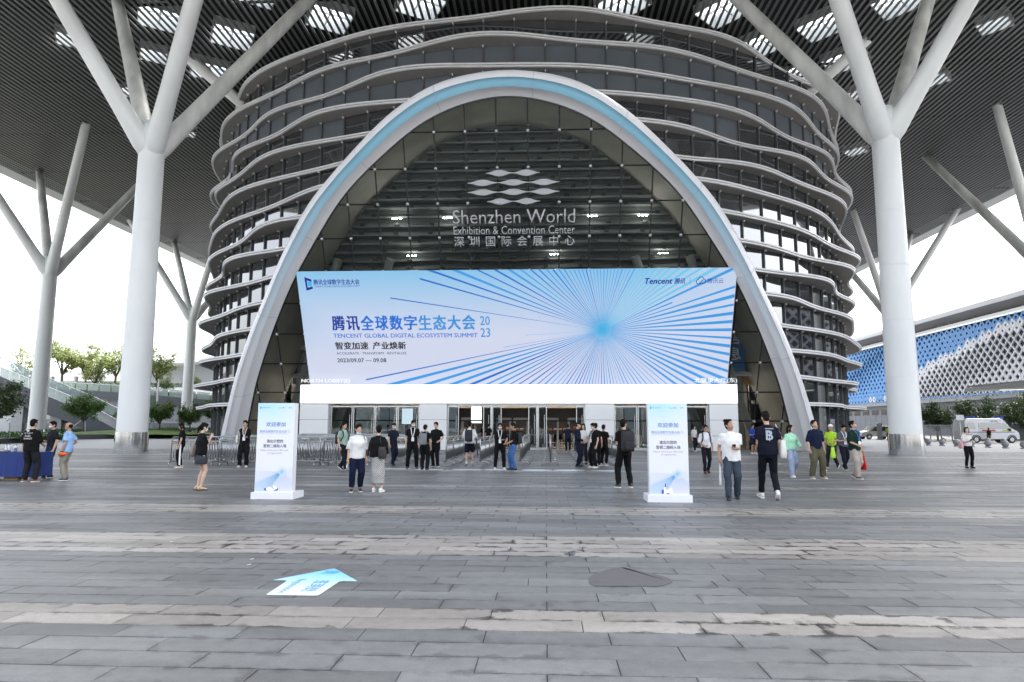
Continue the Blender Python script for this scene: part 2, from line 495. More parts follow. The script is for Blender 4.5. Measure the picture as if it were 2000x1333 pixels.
# ------------------------------------------------------------------ tree-like columns
M_col = mat('column_paint', (.80, .815, .81), .42, var=.12, vscale=.5, bump=.02, bscale=3, world_co=True, stretch=(1, 1, .25))
M_colst = mat('column_paint_stained', (.68, .69, .66), .5, var=.34, vscale=.8, world_co=True, stretch=(1, 1, .3))
M_steel = mat('brushed_steel', (.66, .67, .67), .10, 1., var=.2, vscale=5, stretch=(9, 9, .02), bump=.1, bscale=1.2, bdist=.02)
def tree_column(label, x, y, group='tree columns under the canopy'):
    t = thing('branching_column', label, 'column', (x, y, 0), 0, group)
    b = MB(); b.chain([(0, 0, 0), (0, 0, 1.2), (0, 0, 8), (0, 0, 14), (0, 0, 18.3), (0, 0, 19.6), (0, 0, 20.4)], [.86, .85, .80, .75, .74, .78, .6], 40)
    b.build('trunk', M_col, t, True)
    for zz in (4.4, 7.6, 10.8, 14.0, 17.2):
        w_ = MB(); w_.chain([((.862 - .0075 * zz) * math.cos(q), (.862 - .0075 * zz) * math.sin(q), zz) for q in np.linspace(0, 2 * PI, 41)], .014, 5); w_.build('weld_seam', M_col, t, True)
    s = MB(); rj = [.897 + .006 * rng.standard_normal() for _ in range(110)]; s.rings([[Vector((q * math.cos(2 * PI * j / 110), q * math.sin(2 * PI * j / 110), z)) for j, q in enumerate(rj)] for z in (-.01, 1.17)], cap=False); s.build('steel_sleeve', M_steel, t, True)
    for sx, sy in ((-1, -1), (1, -1), (-1, 1), (1, 1)):
        J = Vector((0, 0, 18.2)); T = Vector((sx * 7.5, sy * 6.5, ZC + .3))
        d = (T - J)
        c = MB(); c.chain([J + d * q for q in (-.02, .06, .12, .2, .5, .8, 1)], [.52, .62, .58, .54, .49, .45, .42], 28)
        c.build('branch', M_colst if (sy > 0) else M_col, t, True)
    return t
tree_column('white branching column at left, nearest on its side, mirrored steel foot', XC - 22.4, 40)
tree_column('white branching column at right, nearest on its side, mirrored steel foot', XC + 22.4, 40)
tree_column('white branching column by the planter at the far left edge', -55.7, 73)
tree_column('slim distant white column between the left column and the round hall', -56.6, 106)
tree_column('white branching column cut off by the right edge of the photo', 52.0, 73)
tree_column('distant white column half hidden behind the right foreground column', 52.4, 106)
for sx, lb in ((-1, 'left'), (1, 'right')):
    t = thing('roof_strut', 'slanted white roof strut rising behind the top fin at the %s of the round hall' % lb, 'strut', (XC + sx * 19.5, 66, 26.5), 0, 'roof struts behind the round hall')
    c = MB(); c.chain([(0, 0, 0), (sx * 4.5, -5.9, 3.2), (sx * 9.3, -11.7, 6.8)], [.52, .5, .44], 24); c.build('limb', M_col, t, True)
    c = MB(); c.chain([(0, 0, -.3), (0, 0, .3)], .6, 16); c.build('joint', M_col, t, True)
# ------------------------------------------------------------------ round hall
DY, RG = 80.0, 33.45
LEAN = math.tan(R(26.2)); FY0 = 47.4
def plane_pt(x, z, off=0.):
    """point of the leaning entrance facade at height z, off metres in front of it"""
    n = Vector((0, -1, -LEAN)).normalized()
    return Vector((x, FY0 - LEAN * z, z)) + n * off
F_UP = Vector((0, -LEAN, 1)).normalized(); F_N = Vector((0, -1, -LEAN)).normalized()
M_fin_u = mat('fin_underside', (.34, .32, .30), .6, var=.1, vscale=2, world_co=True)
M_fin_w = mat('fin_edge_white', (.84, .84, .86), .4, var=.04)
M_fin_g = mat('fin_edge_gap', (.16, .16, .165), .6, var=0)
M_pane = mat('hall_glass', (.026, .031, .036), .03, var=0, spec=.85)
M_pane.node_tree.nodes['Principled BSDF'].inputs['IOR'].default_value = 2.2      # coated glass
M_panel = mat('spandrel_panel', (.13, .15, .175), .35, var=.08, vscale=.6, world_co=True)
M_mull = mat('mullion_dark', (.10, .105, .11), .4, var=0)
hall = thing('round_hall', 'round glass hall ringed by wavy white edged fins behind the arch', 'building', (XC, DY, 0))
def pol(r, a, z): return Vector((r * math.sin(a), -r * math.cos(a), z))
NF = 15; FZ = [31.0 - 1.975 * k for k in range(NF)]
def fin_r(k, a):
    d = math.degrees(a)
    am = .08 + .22 * (.5 + .5 * math.sin(R(3.1 * d + 77 * k))) + .12 * min(1, abs(d) / 60)
    am *= 1 + .3 * min(1, abs(d) / 55)
    return RG + .93 - .5 * max(0, (7 - k) / 7) * min(1, abs(d) / 50) + .18 * min(1, abs(d) / 60) + am * math.sin(R(15 * d + 137 * k + 25 * math.sin(R(4 * d + 60 * k)))) + .36 * math.sin(R(7.5 * d + 95 * k + 20 * math.sin(k * 2.2)))
ST = 0.75
angs = [R(-115 + ST * i) for i in range(int(230 / ST) + 1)]
def open_at(a, z):          # doorway through the drum
    return abs(a) < R(31) and z < 5.3
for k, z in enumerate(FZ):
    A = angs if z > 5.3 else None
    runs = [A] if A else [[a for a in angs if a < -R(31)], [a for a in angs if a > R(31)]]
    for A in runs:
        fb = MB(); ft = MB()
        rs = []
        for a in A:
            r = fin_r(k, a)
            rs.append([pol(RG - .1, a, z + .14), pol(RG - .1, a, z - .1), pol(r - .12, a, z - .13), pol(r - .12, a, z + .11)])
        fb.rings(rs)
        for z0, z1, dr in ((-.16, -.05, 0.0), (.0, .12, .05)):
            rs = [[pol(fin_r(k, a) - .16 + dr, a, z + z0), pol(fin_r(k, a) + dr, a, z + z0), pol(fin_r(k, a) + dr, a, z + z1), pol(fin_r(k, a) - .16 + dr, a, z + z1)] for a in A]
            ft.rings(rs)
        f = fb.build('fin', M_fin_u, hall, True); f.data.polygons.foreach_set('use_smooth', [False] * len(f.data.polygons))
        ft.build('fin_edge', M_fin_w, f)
# panes, mullions, brackets
PW = 360 / 94
panes = []
for k in range(NF):
    z1 = FZ[k] - .12; z0 = (FZ[k + 1] + .16) if k + 1 < NF else .05
    for i in range(-30, 30):
        a0, a1 = R(i * PW), R((i + 1) * PW); am = (a0 + a1) / 2
        if open_at(am, (z0 + z1) / 2): continue
        panes.append((k, am, a0, a1, z0, z1))
def arch_hw(z):  # rough half width of the arch
    return 20.3 * math.sqrt(max(0, 1 - (z / 21.7) ** 1.75))
def vis(p):
    k, am, a0, a1, z0, z1 = p
    if abs(am) > R(68): return 9e9
    x = abs(RG * math.sin(am)); hid = x < arch_hw((z0 + z1) / 2 * .8)
    return abs(am) + (3 if hid else 0)
panes.sort(key=vis)
def pane_mb(mb, p):
    k, am, a0, a1, z0, z1 = p
    w = .05 / RG
    mb.prism([pol(RG, a0 + w, z0), pol(RG, a1 - w, z0), pol(RG, a1 - w, z1), pol(RG, a0 + w, z1)], pol(-.05, am, 0))
rest = MB(); restp = MB()
for n, p in enumerate(panes):
    op = p[0] in (1, 2) or (p[0] == 3 and int(math.degrees(p[1]) / 8) % 3 == 0)
    if n < 296:
        mb = MB(); pane_mb(mb, p); mb.build('window_pane', M_panel if op else M_pane, hall)
    else: pane_mb(restp if op else rest, p)
for mb, m in ((rest, M_pane), (restp, M_panel)):
    if mb.v: o = mb.build('window_panes', m, hall); o['kind'] = 'stuff'
mu = MB(); br = MB()
for i in range(-30, 31):
    a = R(i * PW)
    zb = 5.4 if abs(a) < R(31) else 0
    mu.box(pol(RG + .06, a, (31 + zb) / 2), (.09, .16, 31 - zb), rz=a)
    for k in range(NF):
        if FZ[k] > 5.3 or abs(a) > R(31): br.box(pol(RG + .16, a, FZ[k] - .2), (.07, .3, .14), rz=a)
o = mu.build('mullions', M_mull, hall); o['kind'] = 'stuff'
o = br.build('fin_brackets', M_fin_w, hall); o['kind'] = 'stuff'
rf = MB(); rf.rings([[pol(RG - .3, R(i * 4), z) for i in range(90)] for z in (31.0, 31.3)]); rf.build('roof_slab', M_deck, hall)
inn = MB()   # dark core behind the panes
inn.rings([[pol(RG - .5, a, 5.3), pol(RG - .5, a, 31)] for a in angs], cap=False, close=False); inn.build('inner_core', mat('core_dark', (.05, .055, .06), .7, var=0), hall)
inn = MB()
for A in ([a for a in angs if a < -R(31)], [a for a in angs if a > R(31)]):
    inn.rings([[pol(RG - .5, a, 0), pol(RG - .5, a, 5.3)] for a in A], cap=False, close=False)
inn.build('inner_core', MATS['core_dark'], hall)

# ------------------------------------------------------------------ entrance arch
OUT = [(0, 20.55), (.8, 20.25), (2.87, 19.4), (5.22, 18.37), (7.59, 17.13), (9.77, 15.78), (12.6, 14.08), (15.04, 12.3), (16.58, 10.65), (17.69, 9.37), (19.5, 7.15), (20.84, 4.8), (21.45, 2.7), (21.72, 0)]
INN = [(0, 18.85), (2.39, 18.0), (4.4, 17.25), (6.36, 16.3), (7.9, 15.5), (9.97, 14.3), (11.58, 13.2), (13.45, 11.75), (15.0, 10.5), (16.46, 8.95), (18.6, 6.0), (19.5, 4.3), (20.14, 2.35), (20.47, 0)]
def resample(tab, n):
    P = [Vector((-x, z)) for z, x in tab] + [Vector((x, z)) for z, x in tab[::-1][1:]]
    for _ in range(2):   # smooth
        Q = [P[0]]
        for a, b in zip(P[:-1], P[1:]): Q += [a * .75 + b * .25, a * .25 + b * .75]
        P = Q + [P[-1]]
    L = [0]
    for a, b in zip(P[:-1], P[1:]): L.append(L[-1] + (b - a).length)
    out = []
    for i in range(n):
        t = L[-1] * i / (n - 1); j = max(0, min(len(P) - 2, int(np.searchsorted(L, t)) - 1))
        u = (t - L[j]) / max(1e-9, L[j + 1] - L[j]); out.append(P[j].lerp(P[j + 1], u))
    return out
NA = 121
oc = resample(OUT, NA); ic = resample(INN, NA)
arch = thing('entrance_arch', 'giant white leaning arch with a pale blue inner stripe round the entrance', 'arch', (XC, FY0, 0))
org = Vector((XC, FY0, 0))
M_arch = mat('arch_white', (.84, .84, .87), .35, var=.04, vscale=.4, world_co=True, bump=.0)
def arch_blue():
    m = bpy.data.materials.new('arch_stripe'); m.use_nodes = True; nt = m.node_tree; b = nt.nodes['Principled BSDF']
    g = nt.nodes.new('ShaderNodeNewGeometry'); s = nt.nodes.new('ShaderNodeSeparateXYZ'); nt.links.new(g.outputs['Position'], s.inputs[0])
    mr = nt.nodes.new('ShaderNodeMapRange'); mr.inputs[1].default_value = 5.5; mr.inputs[2].default_value = 17
    nt.links.new(s.outputs[2], mr.inputs[0])
    rp = nt.nodes.new('ShaderNodeValToRGB'); rp.color_ramp.elements[0].color = (.80, .80, .83, 1); rp.color_ramp.elements[1].color = (.30, .60, .78, 1)
    nt.links.new(mr.outputs[0], rp.inputs[0]); nt.links.new(rp.outputs[0], b.inputs['Base Color']); b.inputs['Roughness'].default_value = .4
    return m
M_blue = arch_blue()
def apt(i, t, off):
    q = oc[i].lerp(ic[i], t)
    return plane_pt(q.x + XC, q.y, off) - org
def band(name, prof, m, smooth=True):
    b = MB(); b.rings([[apt(i, t, o) for t, o in prof] for i in range(NA)], cap=False, close=False)
    b.f = [f[::-1] for f in b.f]
    return b.build(name, m, arch, smooth)
band('outer_rim', [(0, .0), (.0, .35), (.12, .62), (.26, .78)], M_arch)
band('stripe', [(.26, .78), (.28, .70), (.45, .66), (.60, .62), (.62, .60)], M_blue)
band('inner_hollow', [(.62, .60), (.70, .40), (.80, .24), (.90, .12), (1.0, .04)], M_arch)
# the shell that joins the arch to the hall: outside skin and inside lining
def back_pt(q, lining=False):
    y = max(DY - math.sqrt(max(1, (RG + .3) ** 2 - q.x ** 2)), FY0 - LEAN * q.y + .5)
    if lining: y = min(y, FY0 - LEAN * q.y + 3.7 + 4 * max(0, 9 - q.y))
    return Vector((q.x + XC, y, q.y)) - org
b = MB(); b.rings([[apt(i, 0, 0), back_pt(oc[i])] for i in range(NA)], cap=False, close=False); b.build('outer_shell', M_arch, arch, True)
M_lin = mat('vault_lining', (.60, .58, .50), .5, var=.12, vscale=.7, world_co=True)
b = MB(); b.rings([[apt(i, 1, .0) , back_pt(ic[i], True)] for i in range(NA)], cap=False, close=False); b.build('vault_lining', M_lin, arch, True)
# joints between the cladding panels
jt = MB()
for i in range(8, NA - 8, 11):
    jt.chain([apt(i, t, o + .012) for t, o in ((0, .35), (.12, .62), (.26, .78), (.45, .66), (.62, .60), (.70, .40), (.80, .24), (.90, .12), (1.0, .05))], .012, 4)
jt.build('panel_joints', mat('joint_grey', (.5, .5, .51), .7, var=0), arch)['kind'] = 'stuff'

# ------------------------------------------------------------------ leaning glass facade
fac = thing('glass_facade', 'leaning dark glass wall with square panes and steel nodes inside the arch', 'facade', (XC, FY0, 0))
M_fglass = glass('facade_glass', (.86, .90, .885), .9, .012)
M_line = mat('facade_joint', (.012, .012, .013), .4, var=0)
M_node = mat('facade_node', (.6, .6, .6), .3, .8, var=0)
dense = resample(INN, 241)
CELLX, CELLV = 1.84, 2.075
X0 = -1.0 - XC; V0 = 11.25                    # a node of the grid (X from the axis, Z)
dz = CELLV * F_UP.z
def clip(poly, inside, inter):
    out = []
    for a, b in zip(poly, poly[1:] + poly[:1]):
        ia, ib = inside(a), inside(b)
        if ia: out.append(a)
        if ia != ib: out.append(inter(a, b))
    return out
edges_in = list(zip(dense[:-1], dense[1:]))
def clip_arch(poly):
    for a, b in edges_in[::3]:
        pass
    for j in range(0, len(dense) - 3, 3):
        a, b = dense[j], dense[j + 3]; e = b - a; nrm = Vector((e.y, -e.x))
        f = lambda p: (p - a).dot(nrm)
        poly = clip(poly, lambda p: f(p) >= 0, lambda p, q: p.lerp(q, f(p) / (f(p) - f(q))))
        if len(poly) < 3: return []
    return poly
def P3(p, off=0): return plane_pt(p.x + XC, p.y, off) - org
inside_arch = lambda p: len(clip_arch([p + Vector((.001, 0)), p + Vector((0, .001)), p + Vector((-.001, 0))])) > 2
nodes = []
for r in range(-6, 6):
    for c in range(-11, 12):
        x, z = X0 + c * CELLX, V0 + r * dz
        if z < 0: z = 0.02
        z1 = V0 + (r + 1) * dz
        if z1 < .1: continue
        if z1 < 4.4 and abs((x + CELLX / 2)) < 14.2: continue       # behind the doors
        g_ = .02
        q = clip_arch([Vector((x + g_, max(.02, z + g_))), Vector((x + CELLX - g_, max(.02, z + g_))), Vector((x + CELLX - g_, z1 - g_)), Vector((x + g_, z1 - g_))])
        if len(q) >= 3:
            b = MB(); b.poly([P3(p) for p in q]); b.build('glass_pane', M_fglass, fac)
        if z > .1 and inside_arch(Vector((x, z))): nodes.append((x, z))
ln = MB()
for c in range(-11, 13):
    x = X0 + c * CELLX
    hit = [p for p in np.linspace(.02, 20.5, 420) if inside_arch(Vector((x, p)))]
    if len(hit) > 3:
        z0 = hit[0] if abs(x) > 14.3 else 4.3
        if z0 < hit[-1]:
            a, b_ = P3(Vector((x, z0)), .0), P3(Vector((x, hit[-1])), .0)
            ln.chain([a, b_], .045, 4)
for r in range(-5, 5):
    z = V0 + r * dz
    hit = [p for p in np.linspace(-19, 19, 381) if inside_arch(Vector((p, z)))]
    if len(hit) > 3: ln.chain([P3(Vector((hit[0], z))), P3(Vector((hit[-1], z)))], .045, 4)
ln.build('glazing_joints', M_line, fac)
nd = MB()
for x, z in nodes: nd.ell((0, 0, 0), (.11, .11, .11), 8, 5)
sph = MB(); sph.ell((0, 0, 0), (.10, .10, .10), 10, 6); sph_me = sph.mesh('glass_node', M_node, True)
for x, z in nodes:
    o = obj('glass_node', sph_me, fac); o.location = P3(Vector((x, z)), .05)
# thin edge line of the glazing against the arch
e = MB(); e.chain([P3(p, .03) for p in dense[4:-4:2]], .06, 4); e.build('edge_gasket', M_line, fac)
# steel trusses inside, leaning with the glass
tr = MB()
for sx in (-1, 1):
    for q in (13.5, 17.0):
        tr.chain([Vector((sx * q, 2.2, 0)), Vector((sx * (q - 5.5), -3.6, 12.5))], .28, 10)
    tr.chain([Vector((sx * 16.0, 3.4, 0)), Vector((sx * 16.0, 3.4, 9))], .55, 16)
tr.build('inner_struts', mat('strut_grey', (.35, .36, .35), .5), fac)

# louvred inner wall a few metres behind the glass
IB = 3.5
def inn_hw(z):
    return float(np.interp(z, [p[0] for p in INN], [p[1] for p in INN]))
def IP(x, z, dy=0.): return Vector((x, IB - LEAN * z + dy, z))
M_lv = mat('louver_grey', (.20, .22, .215), .5, var=.15, vscale=.8, world_co=True); M_lvb = mat('louver_back', (.085, .092, .092), .7, var=0)
zs = np.linspace(9.2, 20.3, 30)
b = MB(); b.rings([[IP(-inn_hw(z), z, .15), IP(inn_hw(z), z, .15)] for z in zs], cap=False, close=False); b.build('inner_wall', M_lvb, fac)
z = 9.4; kk = 0
while z < 19.9:
    hw_ = inn_hw(z + .2) - .05; n = 28; rs = []
    for i in range(n + 1):
        x = -hw_ + 2 * hw_ * i / n; wv = .10 * math.sin(x * .75 + kk * .9) * max(0, min(1, (13.2 - z) / 1.5))
        rs.append([IP(x, z + wv, .12), IP(x, z + wv - .05, -.36), IP(x, z + wv + .05, -.36), IP(x, z + wv + .30, .12)])
    b = MB(); b.rings(rs); b.build('louver', M_lv, fac)
    b = MB()
    for x in np.arange(-hw_ + .8, hw_ - .4, 2.3): b.box(IP(x + .3 * (kk % 2), z + .1, -.42), (.28, .12, .16))
    b.build('louver_brackets', M_line, fac)['kind'] = 'stuff'
    z += .52; kk += 1
# small lit downlights in threes between the louvers
M_dl = emit('downlight', (1, .97, .92), 130)
for i, (x, zz) in enumerate(((-9.6, 14.9), (-6.3, 14.9), (3.0, 14.9), (6.2, 14.9), (-8.8, 12.7), (.6, 12.7), (7.6, 12.7))):
    y = FY0 - LEAN * zz + 2.6
    t = thing('downlight_trio', 'three tiny lit downlights behind the glass, ' + ('upper' if zz > 14 else 'lower') + ' line, ' + ('first', 'second', 'third', 'last', 'left', 'middle', 'right')[i], 'light', (x, y, zz), 0, 'downlights behind the facade')
    for j in (-1, 0, 1):
        b = MB(); b.box((j * .24, 0, 0), (.11, .05, .04)); b.build('lamp', M_dl, t)
# lettering and wave emblem on the glass
def FM(x, z, off=.10): return basis((1, 0, 0), F_UP, plane_pt(x, z, off) - org)
M_sign = mat('sign_silver', (.54, .54, .56), .35, .0, var=.05)
def on_fac(s, x0, x1, z, h, parent, **k):
    return put_text(parent, s, FM(x0, z), w=x1 - x0, h=h, **k)
name_sign = thing('hall_name_sign', 'silver raised lettering naming the hall across the dark glass above the screen', 'sign', org)
uz = F_UP.z
on_fac('Shenzhen World', -5.62, 1.80, 13.86, (14.62 - 13.86) / uz, name_sign, ext=.05, bold=-.004, m=M_sign)
on_fac('Exhibition & Convention Center', -5.62, 1.80, 13.27, .46 / uz, name_sign, ext=.05, bold=-.002, m=M_sign)
on_fac('深圳国际会展中心', -5.62, 1.80, 12.60, .58 / uz, name_sign, ext=.05, bold=.004, space=1.85, m=M_sign)
emb = thing('wave_emblem', 'silver emblem of ten lens shaped ripples above the hall name', 'emblem', org)
for rz_, n, xa, xb in ((16.55, 2, -3.52, -.32), (16.05, 3, -4.65, .85), (15.55, 3, -4.65, .85), (15.05, 2, -3.5, -.32)):
    w = (xb - xa) / n
    for j in range(n):
        up_ = []; dn = []
        for q in range(25):
            t = q / 24; hgt = .02 + .165 * (math.sin(PI * t) ** 2)
            up_.append(Vector((xa + w * (j + t), hgt))); dn.append(Vector((xa + w * (j + t), -hgt)))
        ring = dn + up_[::-1]
        b = MB(); b.prism([plane_pt(p.x, rz_ + p.y * uz, .06) - org for p in ring], F_N * .06); b.build('ripple', M_sign, emb)

# ------------------------------------------------------------------ the big screen
scr = thing('event_screen', 'wide pale blue event screen with a burst of blue rays above the doors', 'screen', (XC, FY0, 0))
SX0, SX1, SZ0, SZ1 = -15.72, 11.72, 4.34, 11.30
def SP(x, z, off): return plane_pt(x, z, off) - org
b = MB(); b.prism([SP(SX0, SZ0, .06), SP(SX1, SZ0, .06), SP(SX1, SZ1, .06), SP(SX0, SZ1, .06)], F_N * .10); b.build('screen_frame', M_line, scr)
NX, NZ = 96, 30
vs = [SP(SX0 + (SX1 - SX0) * i / NX, SZ0 + (SZ1 - SZ0) * j / NZ, .172) for j in range(NZ + 1) for i in range(NX + 1)]
fs = [(j * (NX + 1) + i, j * (NX + 1) + i + 1, (j + 1) * (NX + 1) + i + 1, (j + 1) * (NX + 1) + i) for j in range(NZ) for i in range(NX)]
me = bpy.data.meshes.new('screen_face'); me.from_pydata([tuple(v) for v in vs], [], fs)
CXs, CZs = 3.60, 7.70
def scol(co):
    x = co.x + XC; z = co.z
    u = (x - SX0) / (SX1 - SX0); v = (z - SZ0) / (SZ1 - SZ0)
    pale = np.array(srgb('d6dcf0')); blue = np.array(srgb('8cc6ec'))
    w = max(0, min(1, (v - .42) / .58)) ** 1.2
    w = w * (1 - .75 * max(0, (u - .8) / .2)) 
    w = max(w, .75 * max(0, 1 - u / .14) * max(0, (v - .25) / .75) ** .7)
    c = pale * (1 - w) + blue * w
    d = math.hypot(x - CXs, (z - CZs) * 1.1)
    gl = math.exp(-(d / .85) ** 2) * .8 + .25 * math.exp(-(d / 2.6) ** 2)
    gl = min(1, gl)
    return c * (1 - gl) + np.array(srgb('48b4e6')) * gl
setcol(me, scol); me.materials.append(attr_mat('screen_print', .35, .80)); obj('screen_face', me, scr)
rays = {0: MB(), 1: MB(), 2: MB()}
rr = random.Random(5)
def ray_end(dx, dz_):
    t = 1e9
    if dx > 0: t = min(t, (SX1 - CXs) / dx)
    if dx < 0: t = min(t, (SX0 - CXs) / dx)
    if dz_ > 0: t = min(t, (SZ1 - CZs) / dz_)
    if dz_ < 0: t = min(t, (SZ0 - CZs) / dz_)
    return t - .02
def add_ray(deg, wid, end=None, kind=1):
    a = R(deg); dx, dz_ = math.cos(a), math.sin(a)
    # keep the ray's far corners on the screen
    t1 = min(ray_end(math.cos(a + wid), math.sin(a + wid)), ray_end(math.cos(a - wid), math.sin(a - wid)))
    tc = [ray_end(math.cos(a - wid), math.sin(a - wid)), ray_end(math.cos(a + wid), math.sin(a + wid))]
    if end: tc = [min(end, q) for q in tc]
    t0 = .55
    p = [SP(CXs + t0 * math.cos(a - wid), CZs + t0 * math.sin(a - wid), .177), SP(CXs + tc[0] * math.cos(a - wid), CZs + tc[0] * math.sin(a - wid), .177),
         SP(CXs + tc[1] * math.cos(a + wid), CZs + tc[1] * math.sin(a + wid), .177), SP(CXs + t0 * math.cos(a + wid), CZs + t0 * math.sin(a + wid), .177)]
    rays[kind].poly(p)
d = -166.5
while d < 160:
    wide = R(.24 + .28 * rr.random() + (.20 if -35 < d < 60 else 0))
    if -165 < d < -70 or 100 < d < 165: kind = 0 if rr.random() < .55 else 1
    elif 25 < d < 62: kind = 2
    else: kind = 1
    end = None
    if abs(d - 22) < 1.4: end = 4.6
    if 12 < d < 15 or 150 < d < 152.5: end = None
    add_ray(d, wide, end, kind)
    d += 3.45 if d > -150 else 2.6
for dg_, w_, e_, k_ in ((171.5, .14, 13.6, 0), (164.8, .24, 11.9, 0), (161.6, .3, None, 0), (-177, .10, 4.9, 1), (-171, .12, 6.4, 1), (-169.0, .16, 15.8, 0)):
    add_ray(dg_, R(w_), e_, k_)
for k_, c_ in ((0, '2a70c8'), (1, '449be0'), (2, '70c6e6')):
    rays[k_].build('ray_print', emit('ray_ink_%s' % ('navy', 'blue', 'cyan')[k_], c_, .82), scr)
I_navy = emit('ink_navy', '1c3f9c', .8); I_blue = emit('ink_blue', '2a6fd0', .85); I_black = emit('ink_black', '15171f', .6); I_deep = emit('ink_deep', '1c2a96', .8); I_mid = emit('ink_mid', '3f8fd2', .85); I_cy = emit('ink_cyan', '3fb4e0', .85)
def on_scr(s, x0, x1, z0, z1, m, **k):
    return put_text(scr, s, basis((1, 0, 0), F_UP, SP(x0, z0, .182)), w=x1 - x0, h=(z1 - z0) / uz, m=m, **k)
# headline: the ink runs from navy to blue
hl = '腾讯全球数字生态大会'
cw = (13.8 - 4.42) / 10
for i, ch in enumerate(hl):
    x = -13.8 + i * cw
    on_scr(ch, x + .04, x + cw - .1, 7.80, 8.66, [I_navy, I_navy, I_blue, I_blue, I_blue, I_blue, I_mid, I_mid, I_mid, I_mid][i], fat=.028)
on_scr('TENCENT GLOBAL DIGITAL ECOSYSTEM SUMMIT', -13.78, -4.38, 7.33, 7.58, I_blue, fat=.02)
on_scr('20', -4.18, -3.56, 8.06, 8.60, I_mid, fat=.01); on_scr('23', -4.18, -3.56, 7.34, 7.88, I_mid, fat=.01)
on_scr('智变加速', -13.72, -11.56, 6.61, 7.07, I_black, fat=.028); on_scr('产业焕新', -11.25, -9.08, 6.61, 7.07, I_black, fat=.028)
on_scr('ACCELERATE · TRANSFORM · REVITALIZE', -13.7, -9.08, 6.29, 6.44, I_black)
on_scr('2023/09.07 — 09.08', -13.7, -10.45, 5.80, 6.05, I_black, fat=.02)
on_scr('腾讯全球数字生态大会', -14.68, -11.74, 10.52, 10.83, I_navy, fat=.02)
on_scr('TENCENT GLOBAL DIGITAL ECOSYSTEM SUMMIT', -14.66, -11.74, 10.37, 10.47, I_navy)
on_scr('Tencent', 6.15, 7.83, 10.42, 10.74, I_deep, fat=.035, shear=.2); on_scr('腾讯', 7.95, 8.60, 10.41, 10.72, I_deep, fat=.02, shear=.2)
on_scr('|', 8.90, 8.925, 10.36, 10.78, I_mid); on_scr('腾讯云', 9.96, 10.95, 10.42, 10.70, I_deep)
# bracket emblem at the headline's corner, and the cloud outline
b = MB()
for q in ([(-15.24, 10.98), (-14.80, 10.83), (-14.80, 10.70), (-15.10, 10.78)], [(-15.24, 10.98), (-15.10, 10.78), (-15.10, 10.36), (-15.19, 10.18)], [(-15.19, 10.18), (-15.10, 10.36), (-14.77, 10.42), (-14.77, 10.29)]):
    b.poly([SP(x, z, .183) for x, z in q][::-1])
b.build('bracket_mark', I_deep, scr)
b = MB(); b.poly([SP(x, z, .184) for x, z in ((-15.06, 10.42), (-14.80, 10.46), (-14.80, 10.70), (-15.06, 10.72))]); b.build('bracket_fill', I_cy, scr)
cl = []
for cx_, cz_, r_, a0, a1 in ((9.42, 10.52, .13, 270, 90), (9.58, 10.62, .17, 170, 20), (9.74, 10.54, .13, 60, -90)):
    for q in range(9):
        a = R(a0 + (a1 - a0) * q / 8); cl.append(SP(cx_ + r_ * math.cos(a), cz_ + r_ * math.sin(a), .185))
cl.append(cl[0]); b = MB(); b.chain(cl, .022, 5); b.chain([SP(9.48, 10.42, .185), SP(9.62, 10.55, .185), SP(9.72, 10.64, .185)], .022, 5); b.build('cloud_mark', I_deep, scr)

# ------------------------------------------------------------------ entrance portal and lobby
por = thing('entrance_portal', 'low white entrance portal with glass doors under a glowing blank sign band', 'entrance', (0, 44.4, 0))
M_wht = mat('portal_panel', (.80, .805, .81), .35, var=.03, vscale=.5, world_co=True)
M_frame = mat('door_steel', (.55, .57, .58), .25, .9, var=.1)
M_dglass = glass('door_glass', (.62, .70, .74), 1.0, .02)
M_glow = emit('sign_band_glow', (1, 1, 1), 2.2)
b = MB(); b.bbox(-16.15, 12.2, .06, .5, 3.02, 4.26); b.build('sign_band_box', M_wht, por)
b = MB(); b.bbox(-16.10, 12.15, .0, .058, 3.06, 4.22); b.build('sign_band', M_glow, por)
b = MB(); b.bbox(-16.15, 12.2, .502, 5.2, 3.02, 4.26); b.build('portal_roof', M_wht, por)
for x0, x1 in ((-16.15, -14.27), (-8.22, -6.45), (2.52, 4.33), (10.42, 12.2)):
    for z0, z1 in ((.0, .98), (.99, 1.98), (1.99, 3.015)):
        b = MB(); b.bbox(x0, x1, .14, 1.0, z0, z1 - .01); b.build('wall_panel', M_wht, por)
    b = MB(); b.bbox(x0 + .05, x1 - .05, .2, .95, 0, 3.01); b.build('panel_core', M_mull, por)
def door(x0, x1, shut=True):
    d = MB()
    w = .055
    d.bbox(x0, x0 + w, .5, .56, .03, 2.88); d.bbox(x1 - w, x1, .5, .56, .03, 2.88); d.bbox(x0 + w, x1 - w, .5, .56, 2.80, 2.88); d.bbox(x0 + w, x1 - w, .5, .56, .03, .2)
    o = d.build('door', M_frame, por)
    p = MB(); p.bbox(x0 + w, x1 - w, .525, .535, .2, 2.80); p.build('door_glass', M_dglass, o)
    h_ = MB(); h_.chain([(x1 - .16, .46, .45), (x1 - .16, .44, 1.3), (x1 - .16, .46, 2.3)], .02, 6); h_.build('door_handle', M_frame, o)
for xs in (np.linspace(-14.2, -8.28, 5), np.linspace(4.4, 10.36, 5)):
    for a_, b_ in zip(xs[:-1], xs[1:]): door(a_ + .03, b_ - .03)
for x0, x1 in ((-6.4, -5.7), (-4.1, -3.58), (-3.5, -2.9), (-1.15, -.6), (-.52, .05), (1.95, 2.48)): door(x0, x1)
po = MB()
po.bbox(-6.36, 2.44, .44, .62, 2.9, 3.012); po.build('door_header', M_frame, por)
